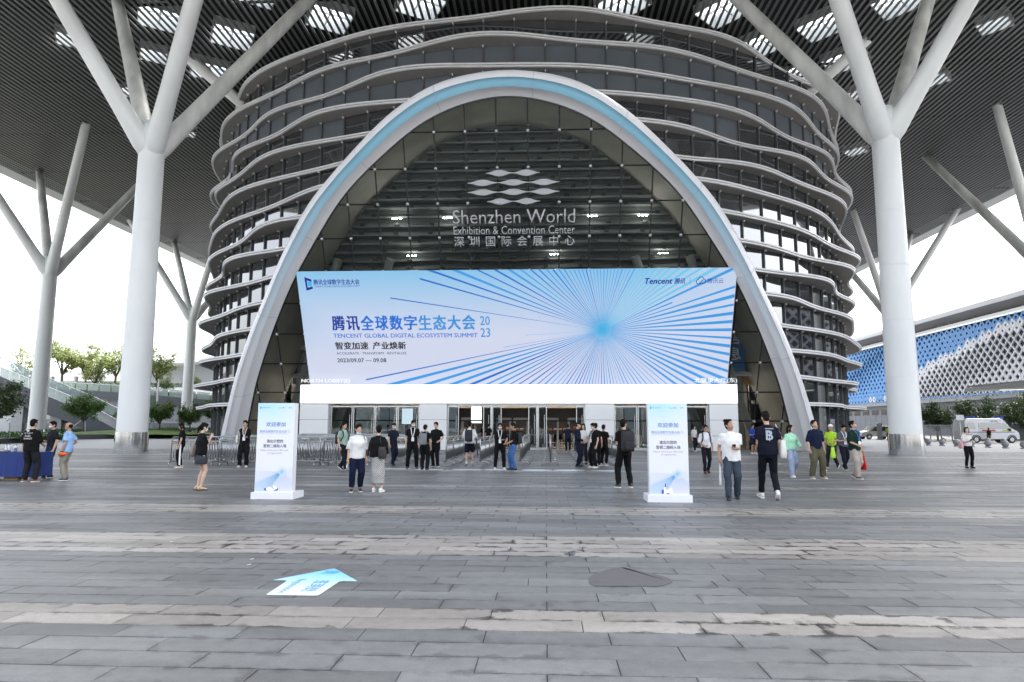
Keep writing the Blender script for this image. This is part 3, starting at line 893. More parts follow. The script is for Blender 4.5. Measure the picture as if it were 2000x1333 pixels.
for x in (-14.24, -8.25, -6.42, -3.55, -.56, 2.5, 4.36, 10.39):
    po = MB(); po.bbox(x - .05, x + .05, .4, .66, 0, 3.015); po.build('door_post', M_frame, por)
st = MB(); st.bbox(-16.2, 12.3, .0, 1.2, .0, .028); st.build('threshold', mat('threshold_stone', (.16, .16, .165), .6), por)
M_let = emit('letters_white', (.9, .92, .95), .85)
put_text(por, 'NORTH LOBBY(E)', basis((1, 0, 0), (0, 0, 1), (-16.1, .1, 4.33)), w=3.25, h=.30, ext=.06, bold=.015, m=M_let)
put_text(por, '北登录大厅(东)', basis((1, 0, 0), (0, 0, 1), (9.5, .1, 4.31)), w=2.7, h=.36, ext=.06, bold=.005, m=M_let)
# lobby room
lob = thing('lobby_room', 'bright lobby seen through the open doors with beige band and dark wall', 'room', (0, 49.6, 0))
M_lf = mat('lobby_floor', (.42, .38, .33), .15, var=.1, vscale=.8)
M_beige = mat('lobby_beige', (.55, .48, .42), .5, var=.05)
M_dark = mat('lobby_dark', (.03, .03, .034), .4, var=.1)
b = MB(); b.bbox(-22, 18, -2, 17, -.05, .012); b.build('lobby_floor', M_lf, lob)
b = MB(); b.bbox(-22, 18, 14, 14.4, 0, 3.2); b.build('back_wall', M_dark, lob)
b = MB(); b.bbox(-22, 18, 10.5, 14, 3.2, 5.2); b.build('beige_bulkhead', M_beige, lob)
b = MB(); b.bbox(-22.4, -22, 5, 14.4, 0, 5.2); b.bbox(18, 18.4, 5, 14.4, 0, 5.2); b.build('side_wall', M_beige, lob)
b = MB(); b.bbox(-19, 15, .6, 10.5, 5.2, 5.4); b.build('lobby_ceiling', M_beige, lob)
M_lamp = emit('lobby_lamp', (1, .93, .86), 46.0)
for y in (2.5, 6.5):
    for x in (-17, -12, -8, -4, 0, 4, 8, 13):
        b = MB(); b.bbox(x - 1.2, x + 1.2, y - .12, y + .12, 5.12, 5.19); b.build('ceiling_light', M_lamp, lob)
b = MB(); b.bbox(-16, 12, 10.36, 10.46, 4.15, 4.25); b.build('light_line', emit('light_line', (1, .93, .8), 1.8), lob)
M_white = emit('white_screen', (1, 1, 1), 1.6)
for x, z0, z1, w, y in ((-9.35, 1.7, 2.75, .75, 46.2), (-4.72, 1.78, 2.9, .7, 46.6)):
    t = thing('lit_notice_screen', 'small blank white screen lit behind the %s doors' % ('left closed' if x < -6 else 'left open'), 'screen', (x, y, 0), 0, 'small lit screens behind the doors')
    b = MB(); b.bbox(-w / 2 - .04, w / 2 + .04, .01, .07, z0 - .04, z1 + .04); b.chain([(0, .05, 0), (0, .05, z0)], .04, 8); b.build('screen_stand', M_mull, t)
    b = MB(); b.bbox(-w / 2, w / 2, 0, .01, z0, z1); b.build('screen_face', M_white, t)
M_lc = mat('lobby_column_white', (.6, .61, .62), .35, var=.04)
for x, y in ((-17.6, 51.2), (-13.2, 52.5), (-11.2, 52.5), (-8.6, 53), (5.4, 52.6), (7.6, 52.6), (9.6, 53.0), (13.4, 51.2)):
    t = thing('lobby_column', 'pale round lobby column behind the glass ' + ('left of the left doors' if x < -15 else 'behind the left closed doors' if x < -5 else 'behind the right closed doors' if x < 12 else 'right of the right doors'), 'column', (x, y, 0), 0, 'lobby columns behind the %s glass' % ('outer' if abs(x + 2.2) > 13 else 'left door' if x < 0 else 'right door'))
    b = MB(); b.chain([(0, 0, 0), (0, 0, 5.2)], .42, 24); b.build('shaft', M_lc, t, True); b = MB(); b.chain([(0, 0, 0), (0, 0, .25)], .45, 24); b.build('base_ring', M_frame, t, True)
for x0, x1, y in ((-15.5, -7.2, 55.5), (3.6, 11.5, 55.5)):
    t = thing('lobby_partition', 'grey blue lobby partition with counters behind the %s closed doors' % ('left' if x0 < 0 else 'right'), 'partition', ((x0 + x1) / 2, y, 0))
    n = 6; w = (x1 - x0) / n
    for i in range(n):
        b = MB(); b.bbox(x0 - (x0 + x1) / 2 + i * w + .04, x0 - (x0 + x1) / 2 + (i + 1) * w - .04, 0, .1, .9, 3.3); b.build('partition_panel', mat('partition_a', (.24, .28, .33), .3) if i % 3 else mat('partition_b', (.42, .44, .46), .3), t)
    b = MB(); b.bbox(-(x1 - x0) / 2, (x1 - x0) / 2, -.5, .1, 0, .9); b.build('counter', M_beige, t)
t = thing('hanging_banner', 'tall blue information banner behind the glass right of the big screen', 'banner', (13.1, 48.3, 0))
b = MB(); b.bbox(-.75, .75, 0, .04, 5.4, 9.2); b.build('banner_cloth', mat('banner_blue', (.03, .16, .42), .6, var=.05), t)
b = MB(); b.chain([(-.8, .02, 9.24), (.8, .02, 9.24)], .04, 8); b.chain([(0, .02, 9.24), (0, .02, 10.6)], .012, 6); b.build('banner_rail', M_frame, t)
for ch, z in (('信', 7.3), ('息', 6.2)): put_text(t, ch, basis((1, 0, 0), (0, 0, 1), (-.45, -.004, z)), w=.9, h=.9, m=mat('banner_white', (.75, .78, .8), .5, var=0), fat=.02)
t = thing('timber_wall', 'warm orange timber panel lit inside the lobby right of the screen', 'wall', (15.2, 50.6, 0))
for i in range(6): b = MB(); b.bbox(-.9 + i * .3, -.61 + i * .3, 0, .06, 4.6, 8.6); b.build('timber_board', mat('timber_orange', (.52, .27, .09), .45, var=.2, vscale=3, stretch=(3, 1, .3)), t)
# security gates and tables
M_gate = mat('gate_grey', (.42, .41, .38), .4, var=.05)
for i, (x, y, lb) in enumerate(((-5.3, 47.4, 'walk-through metal detector behind the left open doors'), (-2.95, 48.2, 'left metal detector of the pair behind the centre open doors'), (-1.75, 48.2, 'right metal detector of the pair behind the centre open doors'), (.35, 48.0, 'metal detector just inside the right open doors'), (2.0, 47.6, 'metal detector at the right edge of the open doors'))):
    t = thing('metal_detector', lb, 'metal detector', (x, y, 0), 0, 'security gates inside the doors')
    for sx in (-1, 1):
        b = MB(); b.bbox(sx * .45 - .06, sx * .45 + .06, -.3, .3, 0, 2.15); b.build('gate_side', M_gate, t)
    b = MB(); b.bbox(-.39, .39, -.28, .28, 1.98, 2.16); b.build('gate_head', M_gate, t)
for x, y, w, lb in ((-2.3, 50.4, 1.6, 'left security table inside the lobby with bags on top'), (1.0, 50.0, 2.0, 'right security table inside the lobby with bags on top')):
    t = thing('security_table', lb, 'table', (x, y, 0), 0, 'security tables in the lobby')
    b = MB(); b.bbox(-w / 2, w / 2, -.4, .4, 1.0, 1.25); b.build('table_top', M_dark, t)
    for sx in (-1, 1):
        for sy in (-1, 1):
            b = MB(); b.bbox(sx * (w / 2 - .06) - .03, sx * (w / 2 - .06) + .03, sy * .34 - .03, sy * .34 + .03, 0, 1.0); b.build('leg', M_frame, t)
    b = MB(); b.bbox(-w / 2 + .1, w / 2 - .1, -.3, .3, .4, .44); b.build('shelf', M_frame, t)
    for j in range(4):
        q = MB(); q.ell((0, 0, .09), (.14, .12, .1), 8, 5); o = q.build('bag', mat('bag_tan', (.55, .42, .28), .6) if j % 2 else mat('bag_orange', (.65, .2, .08), .6), None, True)
        o.location = (x - w / 2 + .3 + j * .35, y + .05 * (-1) ** j, 1.25); tag(o, ('tan' if j % 2 else 'orange') + ' bag on the %s security table, number %s from its left end' % ('left' if x < 0 else 'right', ('one', 'two', 'three', 'four')[j]), 'bag', 'bags on the security tables')
# ------------------------------------------------------------------ trees
def leaf_mat(name, c1, c2, trans=.35):
    m = bpy.data.materials.new(name); m.use_nodes = True; nt = m.node_tree; nt.nodes.clear()
    out = nt.nodes.new('ShaderNodeOutputMaterial'); ge = nt.nodes.new('ShaderNodeNewGeometry')
    rp = nt.nodes.new('ShaderNodeValToRGB'); rp.color_ramp.elements[0].color = (*srgb(c1), 1); rp.color_ramp.elements[1].color = (*srgb(c2), 1)
    nt.links.new(ge.outputs['Random Per Island'], rp.inputs[0])
    d = nt.nodes.new('ShaderNodeBsdfPrincipled'); d.inputs['Roughness'].default_value = .5; t = nt.nodes.new('ShaderNodeBsdfTranslucent'); mx = nt.nodes.new('ShaderNodeMixShader'); mx.inputs[0].default_value = trans
    nt.links.new(rp.outputs[0], d.inputs['Base Color']); nt.links.new(rp.outputs[0], t.inputs[0])
    nt.links.new(d.outputs[0], mx.inputs[1]); nt.links.new(t.outputs[0], mx.inputs[2]); nt.links.new(mx.outputs[0], out.inputs[0])
    return m
L_spring = leaf_mat('leaf_spring', (.12, .175, .045), (.27, .30, .10), .5)
L_green = leaf_mat('leaf_green', (.055, .11, .03), (.17, .27, .085), .4)
L_dark = leaf_mat('leaf_dark', (.022, .045, .014), (.06, .10, .03), .25)
L_hedge = leaf_mat('leaf_hedge', (.03, .08, .02), (.09, .19, .04), .3)
M_bark = mat('bark', (.10, .085, .07), .85, var=.3, vscale=6)
def leaves(pts, size, rnd, squash=.7):
    v = []; f = []
    for p in pts:
        n = Vector((rnd.gauss(0, 1), rnd.gauss(0, 1), rnd.gauss(.4, 1))).normalized()
        a = n.orthogonal().normalized(); a = Matrix.Rotation(rnd.uniform(0, 6.28), 3, n) @ a; b_ = n.cross(a)
        s = size * rnd.uniform(.6, 1.3); w = s * squash
        o = len(v)
        v += [p - a * s, p + b_ * w * .6 - a * s * .1, p + a * s, p - b_ * w * .6 - a * s * .1]
        f.append((o, o + 1, o + 2, o + 3))
    return v, f
def tree_meshes(seed, H, trunk, rad, nlimb, ntwig, nleaf, lsize, lm, multi=False, spread=1., low=.0):
    rnd = random.Random(seed); tb = MB(); tips = []
    base = Vector((0, 0, 0)); fork = Vector((rnd.uniform(-.1, .1), rnd.uniform(-.1, .1), trunk))
    r0 = .028 * H
    if not multi: tb.chain([base, base.lerp(fork, .5) + Vector((rnd.uniform(-.06, .06), 0, 0)), fork], [r0, r0 * .8, r0 * .7], 8)
    for i in range(nlimb):
        a = 2 * PI * i / nlimb + rnd.uniform(-.4, .4); el = rnd.uniform(.25, 1.0)
        e = Vector((rad * spread * math.cos(a) * (1 - .5 * el) , rad * spread * math.sin(a) * (1 - .5 * el), trunk + (H - trunk) * (low + (1 - low) * el) * .93))
        s = base + Vector((rnd.uniform(-.15, .15), rnd.uniform(-.15, .15), 0)) if multi else fork
        mid = s.lerp(e, .45) + Vector((rnd.uniform(-.2, .2), rnd.uniform(-.2, .2), .12 * H * rnd.uniform(0, 1)))
        tb.chain([s, mid, e], [r0 * .55, r0 * .35, r0 * .1], 6)
        for j in range(ntwig):
            t = rnd.uniform(.35, 1); p = s.lerp(mid, t * 2) if t < .5 else mid.lerp(e, t * 2 - 1)
            q = p + Vector((rnd.gauss(0, 1), rnd.gauss(0, 1), rnd.gauss(.55, .7))).normalized() * rad * rnd.uniform(.25, .55)
            tb.chain([p, p.lerp(q, .5) + Vector((0, 0, .05)), q], [r0 * .16, r0 * .1, r0 * .05], 4)
            tips.append((p, q))
    pts = []
    for i in range(nleaf):
        p, q = rnd.choice(tips); c = p.lerp(q, rnd.uniform(.35, 1.1))
        pts.append(c + Vector((rnd.gauss(0, 1), rnd.gauss(0, 1), rnd.gauss(0, .8))) * rad * .11)
    v, f = leaves(pts, lsize, rnd)
    lb = MB(); lb.add(v, f)
    return tb.mesh('trunk', M_bark, True), lb.mesh('crown', lm)
T_sp = [tree_meshes(11 + i, 7.2, 1.5, 2.6, 9, 10, 2300, .19, L_spring, multi=(i == 0), spread=1.1) for i in range(3)]
T_rd = [tree_meshes(31 + i, 5.0, 1.45, 2.1, 10, 11, 5200, .16, L_green, low=.12, spread=1.15) for i in range(2)]
T_dk = [tree_meshes(51 + i, 5.0, 1.3, 2.35, 10, 11, 5200, .16, L_dark, low=.05, spread=1.25) for i in range(2)]
def tree(ms, x, y, z, s, label, group, rz=0., sz=None, cat='tree'):
    s *= 1.22 if 'terrace' in group else 1
    t = thing('tree', label, cat, (x, y, z), rz, group); t.scale = (s, s, sz or s)
    obj('trunk', ms[0], t); obj('crown', ms[1], t)
    return t
for k, (x, y, z, s, lb) in enumerate([(-101.5, 128, 10.2, .75, 'spring green tree on the upper terrace left of the far left column'),
        (-93.4, 128, 9.3, 1.12, 'tall many stemmed sparse tree on the upper terrace just right of the far left column'),
        (-90.0, 130, 9.3, 1.0, 'leaning yellow green tree second right of the far left column on the terrace'),
        (-86.0, 127, 9.0, .72, 'shortest yellow green tree in the middle of the terrace row'),
        (-83.4, 129, 9.0, 1.08, 'broad spring green tree on the terrace just left of the near column'),
        (-74.4, 128, 8.4, .98, 'pale yellow tree on the terrace just right of the near left column'),
        (-71.5, 126, 7.6, .45, 'small thin tree on the terrace left of the slim distant column'),
        (-67.0, 127, 7.4, .5, 'small bushy bare tree on the terrace beside the round hall')]):
    tree(T_sp[k % 3], x, y, z, s, lb, 'trees on the upper terrace', rz=k * 1.3)
for k, (x, y, z, s, lb) in enumerate([(-59.2, 86, .6, 1.02, 'round green tree with a leaning prop on the lawn between the two left columns'),
        (-57.0, 92, .5, .86, 'green tree on the lawn half hidden behind the near left column'),
        (-52.8, 92, .5, .9, 'green tree on the lawn left of the slim distant column'),
        (-50.0, 95, .5, .86, 'green tree on the lawn just right of the slim distant column'),
        (-47.6, 97, .5, .92, 'green tree on the lawn beside the round hall fins')]):
    tree(T_rd[k % 2], x, y, z, s, lb, 'round trees on the lawn', rz=k * 2.1)
tree(T_dk[1], -66.5, 80, .3, 1.35, 'dark tree cut by the left edge of the photo behind the blue table', 'dark trees', 1.)
tree(T_dk[0], 47.2, 86, 0, .86, 'dark round tree by the grey fence just right of the right foreground column', 'dark trees', .4)
tree(T_dk[1], 52.0, 86, 0, .98, 'dark round tree directly behind the ambulance', 'dark trees', 2.)
tree(T_dk[0], 55.4, 83, 0, 1.08, 'dark round tree cut by the right edge of the photo', 'dark trees', 3.4)
pr = thing('tree_prop', 'two slanted white poles propping the lawn tree', 'pole', (-59.2, 86, .4))
for e in ((-2.6, -.6), (.5, -.5)):
    b = MB(); b.chain([(e[0], e[1], 0), (-.05, 0, 2.2)], .05, 6); b.build('prop_pole', mat('pole_white', (.7, .7, .7), .5, var=0), pr)

# ------------------------------------------------------------------ left side: planters, lawn, fence, ramp, terrace
M_stone = mat('planter_stone', (.20, .205, .21), .6, var=.15, vscale=1.2)
M_stoned = mat('planter_dark', (.06, .06, .065), .6, var=.15)
M_grass = mat('lawn_grass', (.16, .26, .045), .9, var=.3, vscale=3, bump=.4, bscale=30)
M_white = mat('white_edge', (.7, .7, .7), .5, var=.05)
def bed(label, pts, h, m, back):
    t = thing('planter', label, 'planter', (0, 0, 0))
    b = MB(); b.prism([(x, y, 0) for x, y in pts + back], (0, 0, h)); b.build('planter_wall', m, t)
    b = MB(); b.chain([(x, y, h + .03) for x, y in pts], .06, 6); b.build('planter_rim', M_white, t)
    return t
bed('low dark stone planter with lawn near the far left column', [(-62, 55), (-46.5, 55.5), (-47.2, 61), (-48.4, 66)], .45, M_stoned, [(-58, 70), (-70, 66)])
bed('grey stone planter wall curving along the lawn behind the left columns', [(-60, 74), (-54.5, 76.5), (-53.0, 82), (-51.2, 88), (-45.5, 90.3), (-40, 91)], .55, M_stone, [(-40, 101), (-75, 101), (-75, 78)])
def mound(label, cx_, cy_, rx, ry, h, z0):
    nx = 28; vs = []; fs = []
    for j in range(nx + 1):
        for i in range(nx + 1):
            u, v = 2 * i / nx - 1, 2 * j / nx - 1
            d = min(1, math.hypot(u, v)); k = 1 / max(1, math.hypot(u, v))
            vs.append((cx_ + rx * u * k, cy_ + ry * v * k, z0 + h * (1 - d * d) + .04 * noise.noise(Vector((u * 5, v * 5, cx_)))))
    for j in range(nx):
        for i in range(nx): fs.append((j * (nx + 1) + i, j * (nx + 1) + i + 1, (j + 1) * (nx + 1) + i + 1, (j + 1) * (nx + 1) + i))
    b = MB(); b.add(vs, fs); o = b.build('lawn', M_grass, None, True); tag(o, label, 'lawn', kind='stuff'); return o
mound('sunlit lawn mound in the planter behind the near left column', -54.5, 89.5, 9.5, 8.5, .55, .5)
mound('lawn in the dark planter at the far left', -57, 60.5, 8.2, 4.6, .35, .42)
mound('lawn mound beside the round hall', -47, 95.5, 4.5, 4.2, .4, .5)
def hedge(label, boxes, n, size=.13):
    rnd = random.Random(len(label)); pts = []
    for x0, x1, y0, y1, z0, z1 in boxes:
        for i in range(n):
            x, y, z = rnd.uniform(x0, x1), rnd.uniform(y0, y1), z0 + (z1 - z0) * rnd.random() ** .5
            pts.append(Vector((x, y, z)))
    v, f = leaves(pts, size, rnd); b = MB(); b.add(v, f); o = b.build('hedge', L_hedge); tag(o, label, 'hedge', kind='stuff')
hedge('clipped green hedges along the planter and fence at left', [(-70, -48.6, 65.5, 68.5, .3, .95), (-48.5, -46.8, 57, 67, .1, .6), (-75, -55, 98, 99.2, .5, 1.1), (-55, -41, 94, 98.5, .6, 1.35)], 2600)
fn = thing('perforated_fence', 'long grey perforated metal fence behind the lawn at left', 'fence', (-66, 100.5, 0))
M_perf = mat('perforated_metal', (.22, .235, .25), .5, .2, var=.3, vscale=1.5, stretch=(6, 1, .3))
for i in range(16):
    b = MB(); b.bbox(-15 + i * 1.7 + .02, -15 + (i + 1) * 1.7 - .02, -.03, .03, .3, 2.02); b.build('fence_panel', M_perf, fn)
    b = MB(); b.bbox(-15 + i * 1.7 - .03, -15 + i * 1.7 + .019, -.06, .06, 0, 2.06); b.build('fence_post', M_frame, fn)
ww = thing('garden_wall', 'long white low wall right of the perforated fence', 'wall', (-46.5, 104, 0))
b = MB(); b.bbox(-12, 12, 0, .3, 0, 2.1); b.build('wall_body', mat('wall_white', (.62, .63, .65), .6, var=.08), ww)
# ramp
M_conc = mat('ramp_cladding', (.055, .062, .076), .6, var=.15, vscale=.5)
M_rail = glass('rail_glass', (.80, .88, .86), 1.0, .05, .35, (.55, .62, .60))
rp_ = thing('pedestrian_ramp', 'dark sloping footbridge ramp with glass rails descending at left', 'ramp', (0, 98, 0))
sl = [(-95, 14.5), (-81.1, 8.9), (-76.6, 7.1), (-70.1, 4.6), (-64.9, 2.2), (-61.8, .6)]
b = MB()
low = [(x, z - (2.9 if z > 5 else 2.4 if z > 3 else z - .02)) for x, z in sl]
for (x0, z0), (x1, z1), (xa, za), (xb, zb) in zip(sl[:-1], sl[1:], low[:-1], low[1:]):
    b.prism([(xa, 0, za), (xb, 0, zb), (x1, 0, z1), (x0, 0, z0)], (0, 6, 0))
b.build('ramp_body', M_conc, rp_)
for y in (.05, 5.95):
    for (x0, z0), (x1, z1) in zip(sl[:-2], sl[1:-1]):
        n = 3
        for q in range(n):
            ta, tb_ = q / n + .01, (q + 1) / n - .01
            pa = (x0 + (x1 - x0) * ta, z0 + (z1 - z0) * ta); pb = (x0 + (x1 - x0) * tb_, z0 + (z1 - z0) * tb_)
            g_ = MB(); g_.prism([(pa[0], y, pa[1] + .05), (pb[0], y, pb[1] + .05), (pb[0], y, pb[1] + 1.35), (pa[0], y, pa[1] + 1.35)], (0, .03, 0)); g_.build('rail_pane', M_rail, rp_)
    b = MB(); b.chain([(x, y, z + 1.38) for x, z in sl], .045, 6); b.build('handrail', M_frame, rp_)
for x, hh in ((-79.5, 5.2), (-73.4, 3.0), (-86, 8)):
    b = MB(); b.bbox(x - .9, x + .9, 2, 4, 0, hh + .6); b.build('pier', mat('pier_grey', (.35, .36, .37), .7), rp_)
tr_ = thing('upper_terrace', 'raised planted terrace walkway with glass balustrade behind the left columns', 'terrace', (0, 118, 0))
edge = [(-130, 11.6), (-108, 9.9), (-88, 8.2), (-74.8, 7.4), (-69, 6.9), (-58.9, 6.1), (-45, 5.2), (-38, 5)]
b = MB()
for (x0, z0), (x1, z1) in zip(edge[:-1], edge[1:]):
    b.prism([(x0, 0, z0 - 1.35), (x1, 0, z1 - 1.35), (x1, 0, z1), (x0, 0, z0)], (0, 5, 0))
b.build('walkway_edge', mat('terrace_edge', (.085, .095, .112), .6, var=.12), tr_)
b = MB()
for (x0, z0), (x1, z1) in zip(edge[:-1], edge[1:]):
    b.prism([(x0, 1.5, 0), (x1, 1.5, 0), (x1, 1.5, z1 - 1.35), (x0, 1.5, z0 - 1.35)], (0, .5, 0))
b.build('retaining_wall', mat('terrace_wall', (.42, .43, .45), .7, var=.12, vscale=.3), tr_)
for (x0, z0), (x1, z1) in zip(edge[:-1], edge[1:]):
    n = max(2, int((x1 - x0) / 2.2))
    for q in range(n):
        ta, tb_ = q / n + .01, (q + 1) / n - .01
        pa = (x0 + (x1 - x0) * ta, z0 + (z1 - z0) * ta); pb = (x0 + (x1 - x0) * tb_, z0 + (z1 - z0) * tb_)
        g_ = MB(); g_.prism([(pa[0], .06, pa[1] + .05), (pb[0], .06, pb[1] + .05), (pb[0], .06, pb[1] + 1.25), (pa[0], .06, pa[1] + 1.25)], (0, .03, 0)); g_.build('balustrade_pane', M_rail, tr_)
b = MB(); b.chain([(x, .08, z + 1.28) for x, z in edge], .05, 6); b.build('handrail', M_frame, tr_)
b = MB()
for (x0, z0), (x1, z1) in zip(edge[:-1], edge[1:]):
    b.prism([(x0, 5, z0 - 3), (x1, 5, z1 - 3), (x1, 5, z1 + .9), (x0, 5, z0 + .9)], (0, 14, 0))
b.build('planted_bank', mat('bank_soil', (.14, .17, .07), .9, var=.3, vscale=.6), tr_)
hedge('low planting on the upper terrace and under the ramp', [(-104, -60, 122, 124, 8.6, 9.4), (-90, -62, 118.2, 118.6, 7.0, 7.4), (-80, -66, 106, 110, 0, 2.6)], 2200, .2)
# far white halls
M_hw = mat('far_white_roof', (.72, .72, .73), .5, var=.05, vscale=.05); M_hg = mat('far_grey_wall', (.36, .38, .40), .6, var=.1, vscale=.1)
fh = thing('far_white_hall', 'long pale exhibition hall with a curved white roof far behind the left terrace', 'building', (-150, 215, 0))
b = MB(); b.bbox(-60, 70, 0, 60, 0, 16); b.build('wall', M_hg, fh)
b = MB(); b.rings([[Vector((x, y, z)) for y, z in ((-9, 17.5), (-9.5, 18.6), (10, 24.5), (40, 27), (66, 25), (66, 23), (40, 25.6), (10, 22.5))] for x in (-70, 76)]); b.build('roof', M_hw, fh)
b = MB()
for i in range(16): b.bbox(-58 + i * 8, -57.4 + i * 8, -1.2, -.01, 0, 17.5)
b.build('facade_ribs', M_hw, fh)
b = MB()
for i in range(16): b.bbox(-57.3 + i * 8, -50.2 + i * 8, -.08, -.01, 4, 13)
b.build('window_band', M_pane, fh)
fh2 = thing('far_low_hall', 'low white roofed hall beyond the terrace beside the round hall', 'building', (-92, 180, 0))
b = MB(); b.bbox(-22, 30, 0, 30, 0, 12); b.build('wall', M_hw, fh2)
b = MB(); b.prism([(-26, -6, 16.8), (-26, -6, 18.0), (34, -6, 21.2), (34, -6, 20)], (0, 40, 0)); b.build('roof', M_hw, fh2)
b = MB(); b.prism([(-22, .5, 12.2), (30, .5, 12.2), (30, .5, 19.6), (-22, .5, 17)], (0, 26, 0)); b.build('clerestory', M_hg, fh2)
# street lamps on the terrace
for x, y, z, h_, arm, lb in ((-88.7, 112, 0, 13.9, -3.3, 'white street lamp with a long slanted arm left of the far left column'), (-64.9, 112, 0, 9.4, -1.6, 'white curved lamp post between near and slim left columns')):
    t = thing('street_lamp', lb, 'street lamp', (x, y, z), 0, 'white street lamps')
    b = MB(); b.chain([(0, 0, 0), (0, 0, h_ * .72), (0, 0, h_)], [.2, .16, .1], 8); b.build('pole', M_white, t, True)
    b = MB(); b.chain([(0, 0, h_ * .72), (arm * .3, 0, h_ * .72 + 1.1), (arm, 0, h_ * .72 + (3.4 if arm < -2 else .9))], [.15, .14, .1], 8); b.build('arm', M_white, t, True)
    b = MB(); b.box((arm - .4, 0, h_ * .72 + (3.45 if arm < -2 else .95)), (1.0, .35, .14)); b.build('lamp_head', M_white, t)

# ------------------------------------------------------------------ right side: lattice hall
lh = thing('lattice_hall', 'huge exhibition hall with blue and white diamond lattice wall under a grey roof', 'building', (85, 0, 0))
b = MB(); b.bbox(1.2, 60, 60, 300, 0, 8); b.build('base_wall', mat('base_grey', (.15, .165, .185), .6, var=.12, vscale=.3), lh)
bw = MB(); bw.bbox(1.1, 1.19, 0, 3.4, 4.9, 6.2); bw_me = bw.mesh('base_window', M_pane)
for i in range(42): obj('base_window', bw_me, lh).location = (0, 64 + i * 5.2, 0)
bj = MB()
for i in range(80): bj.bbox(1.17, 1.199, 62 + i * 3, 62.05 + i * 3, 0, 4.7)
bj.build('base_joints', M_mull, lh)
b = MB(); b.bbox(.1, 60, 60, 300, 7.1, 8.0); b.build('ledge', mat('ledge_grey', (.22, .235, .26), .5), lh)
b = MB(); b.bbox(.35, 60, 60, 300, 8.01, 22.3); b.build('backing_wall', mat('backing_navy', (.022, .03, .05), .5, var=0), lh)
b = MB(); b.bbox(.0, .35, 60, 300, 22.25, 22.6); b.build('top_rail', M_frame, lh)
b = MB(); b.bbox(1, 60, 60, 300, 22.6, 23.6); b.build('clerestory_glass', M_pane, lh)
M_roofg = mat('roof_grey', (.46, .48, .52), .4, .2, var=.06, vscale=.1); M_soffg = mat('roof_soffit', (.20, .20, .215), .6, var=.08, vscale=.2)
b = MB(); b.rings([[Vector((x, y, z)) for x, z in ((-2.6, 24.4), (-2.9, 25.2), (-2.2, 26.1), (6, 28.0), (30, 30), (60, 30), (60, 23.6), (1.5, 23.6))] for y in (60, 300)]); b.build('roof', M_roofg, lh)
b = MB(); b.rings([[Vector((-2.5, y, 24.36)), Vector((1.4, y, 23.55)), Vector((1.4, y, 23.5)), Vector((-2.5, y, 24.3))] for y in (60, 300)]); b.build('soffit', M_soffg, lh)
M_lb = mat('lattice_blue', (.05, .215, .50), .4, var=.06, vscale=.3); M_lw = mat('lattice_white', (.55, .56, .60), .4, var=.05, vscale=.3)
BND = [(124, 21.6), (128.3, 20.9), (134.3, 20.1), (140.3, 19.0), (147.1, 17.6), (154, 16.4), (161, 14.1), (175.3, 9.8), (179, 8.0), (181, 8.0), (185, 10.0), (188, 8.0)]
def bz(y):
    if y < 124: return 22.5
    if y > 188: return 0
    return float(np.interp(y, [a for a, _ in BND], [c for _, c in BND]))
tiles = []
for r in range(-1, 14):
    z = 8.75 + r * .98
    for c in range(-36, 60):
        y = 130 + c * 1.96 + (.98 if r % 2 else 0)
        wv = z < bz(y) + .2 * math.sin(c * 2.1)
        hs_ = .50 + .14 * math.sin(y * .11 + z * .35) * (1 if wv else 1) + (.08 if wv else .02)
        if wv and z > bz(y) - 1.6: hs_ = .34
        if (not wv) and (z - 8) < 3.2: hs_ = max(.16, hs_ - .1 * (3.2 - (z - 8)))
        if (not wv) and y < 150: hs_ = .28
        tiles.append((y, z, wv, round(max(.16, min(.66, hs_)) / .1) * .1))
def tile_geo(hf):
    s = .955
    o = [(0, -s), (s, 0), (0, s), (-s, 0)]; h_ = [(a / s * hf * 1.15, c / s * hf * 1.15) for a, c in o]
    vs = [(0, a, c) for a, c in o] + [(0, a, c) for a, c in h_] + [(.30, a, c) for a, c in h_] + [(.30, a, c) for a, c in o]
    fs = []
    for i in range(4):
        j = (i + 1) % 4
        fs += [(i, j, 4 + j, 4 + i)[::-1], (4 + i, 4 + j, 8 + j, 8 + i)[::-1], (12 + i, 12 + j, j, i)[::-1]]
    return vs, fs
tm = {}
tiles_v = [t for t in tiles if 8.1 < t[1] < 22.0]
tiles_v.sort(key=lambda t: abs(t[0] - 128) if t[0] > 122 else 999 + t[0])
restb, restw = MB(), MB()
for n, (y, z, wv, hf) in enumerate(tiles_v):
    if n < 296:
        key = (wv, hf)
        if key not in tm:
            b = MB(); b.add(*tile_geo(hf)); tm[key] = b.mesh('lattice_tile', M_lw if wv else M_lb)
        o = obj('lattice_tile', tm[key], lh); o.location = (0, y, z)
    else:
        vs, fs = tile_geo(hf); (restw if wv else restb).add([(a, c + y, e + z) for a, c, e in vs], fs)
for b, m in ((restb, M_lb), (restw, M_lw)):
    o = b.build('lattice_tiles', m, lh); o['kind'] = 'stuff'
b = MB(); b.bbox(-.02, .3, 60, 300, 8.0, 8.25); b.build('lattice_sill', M_lb, lh)
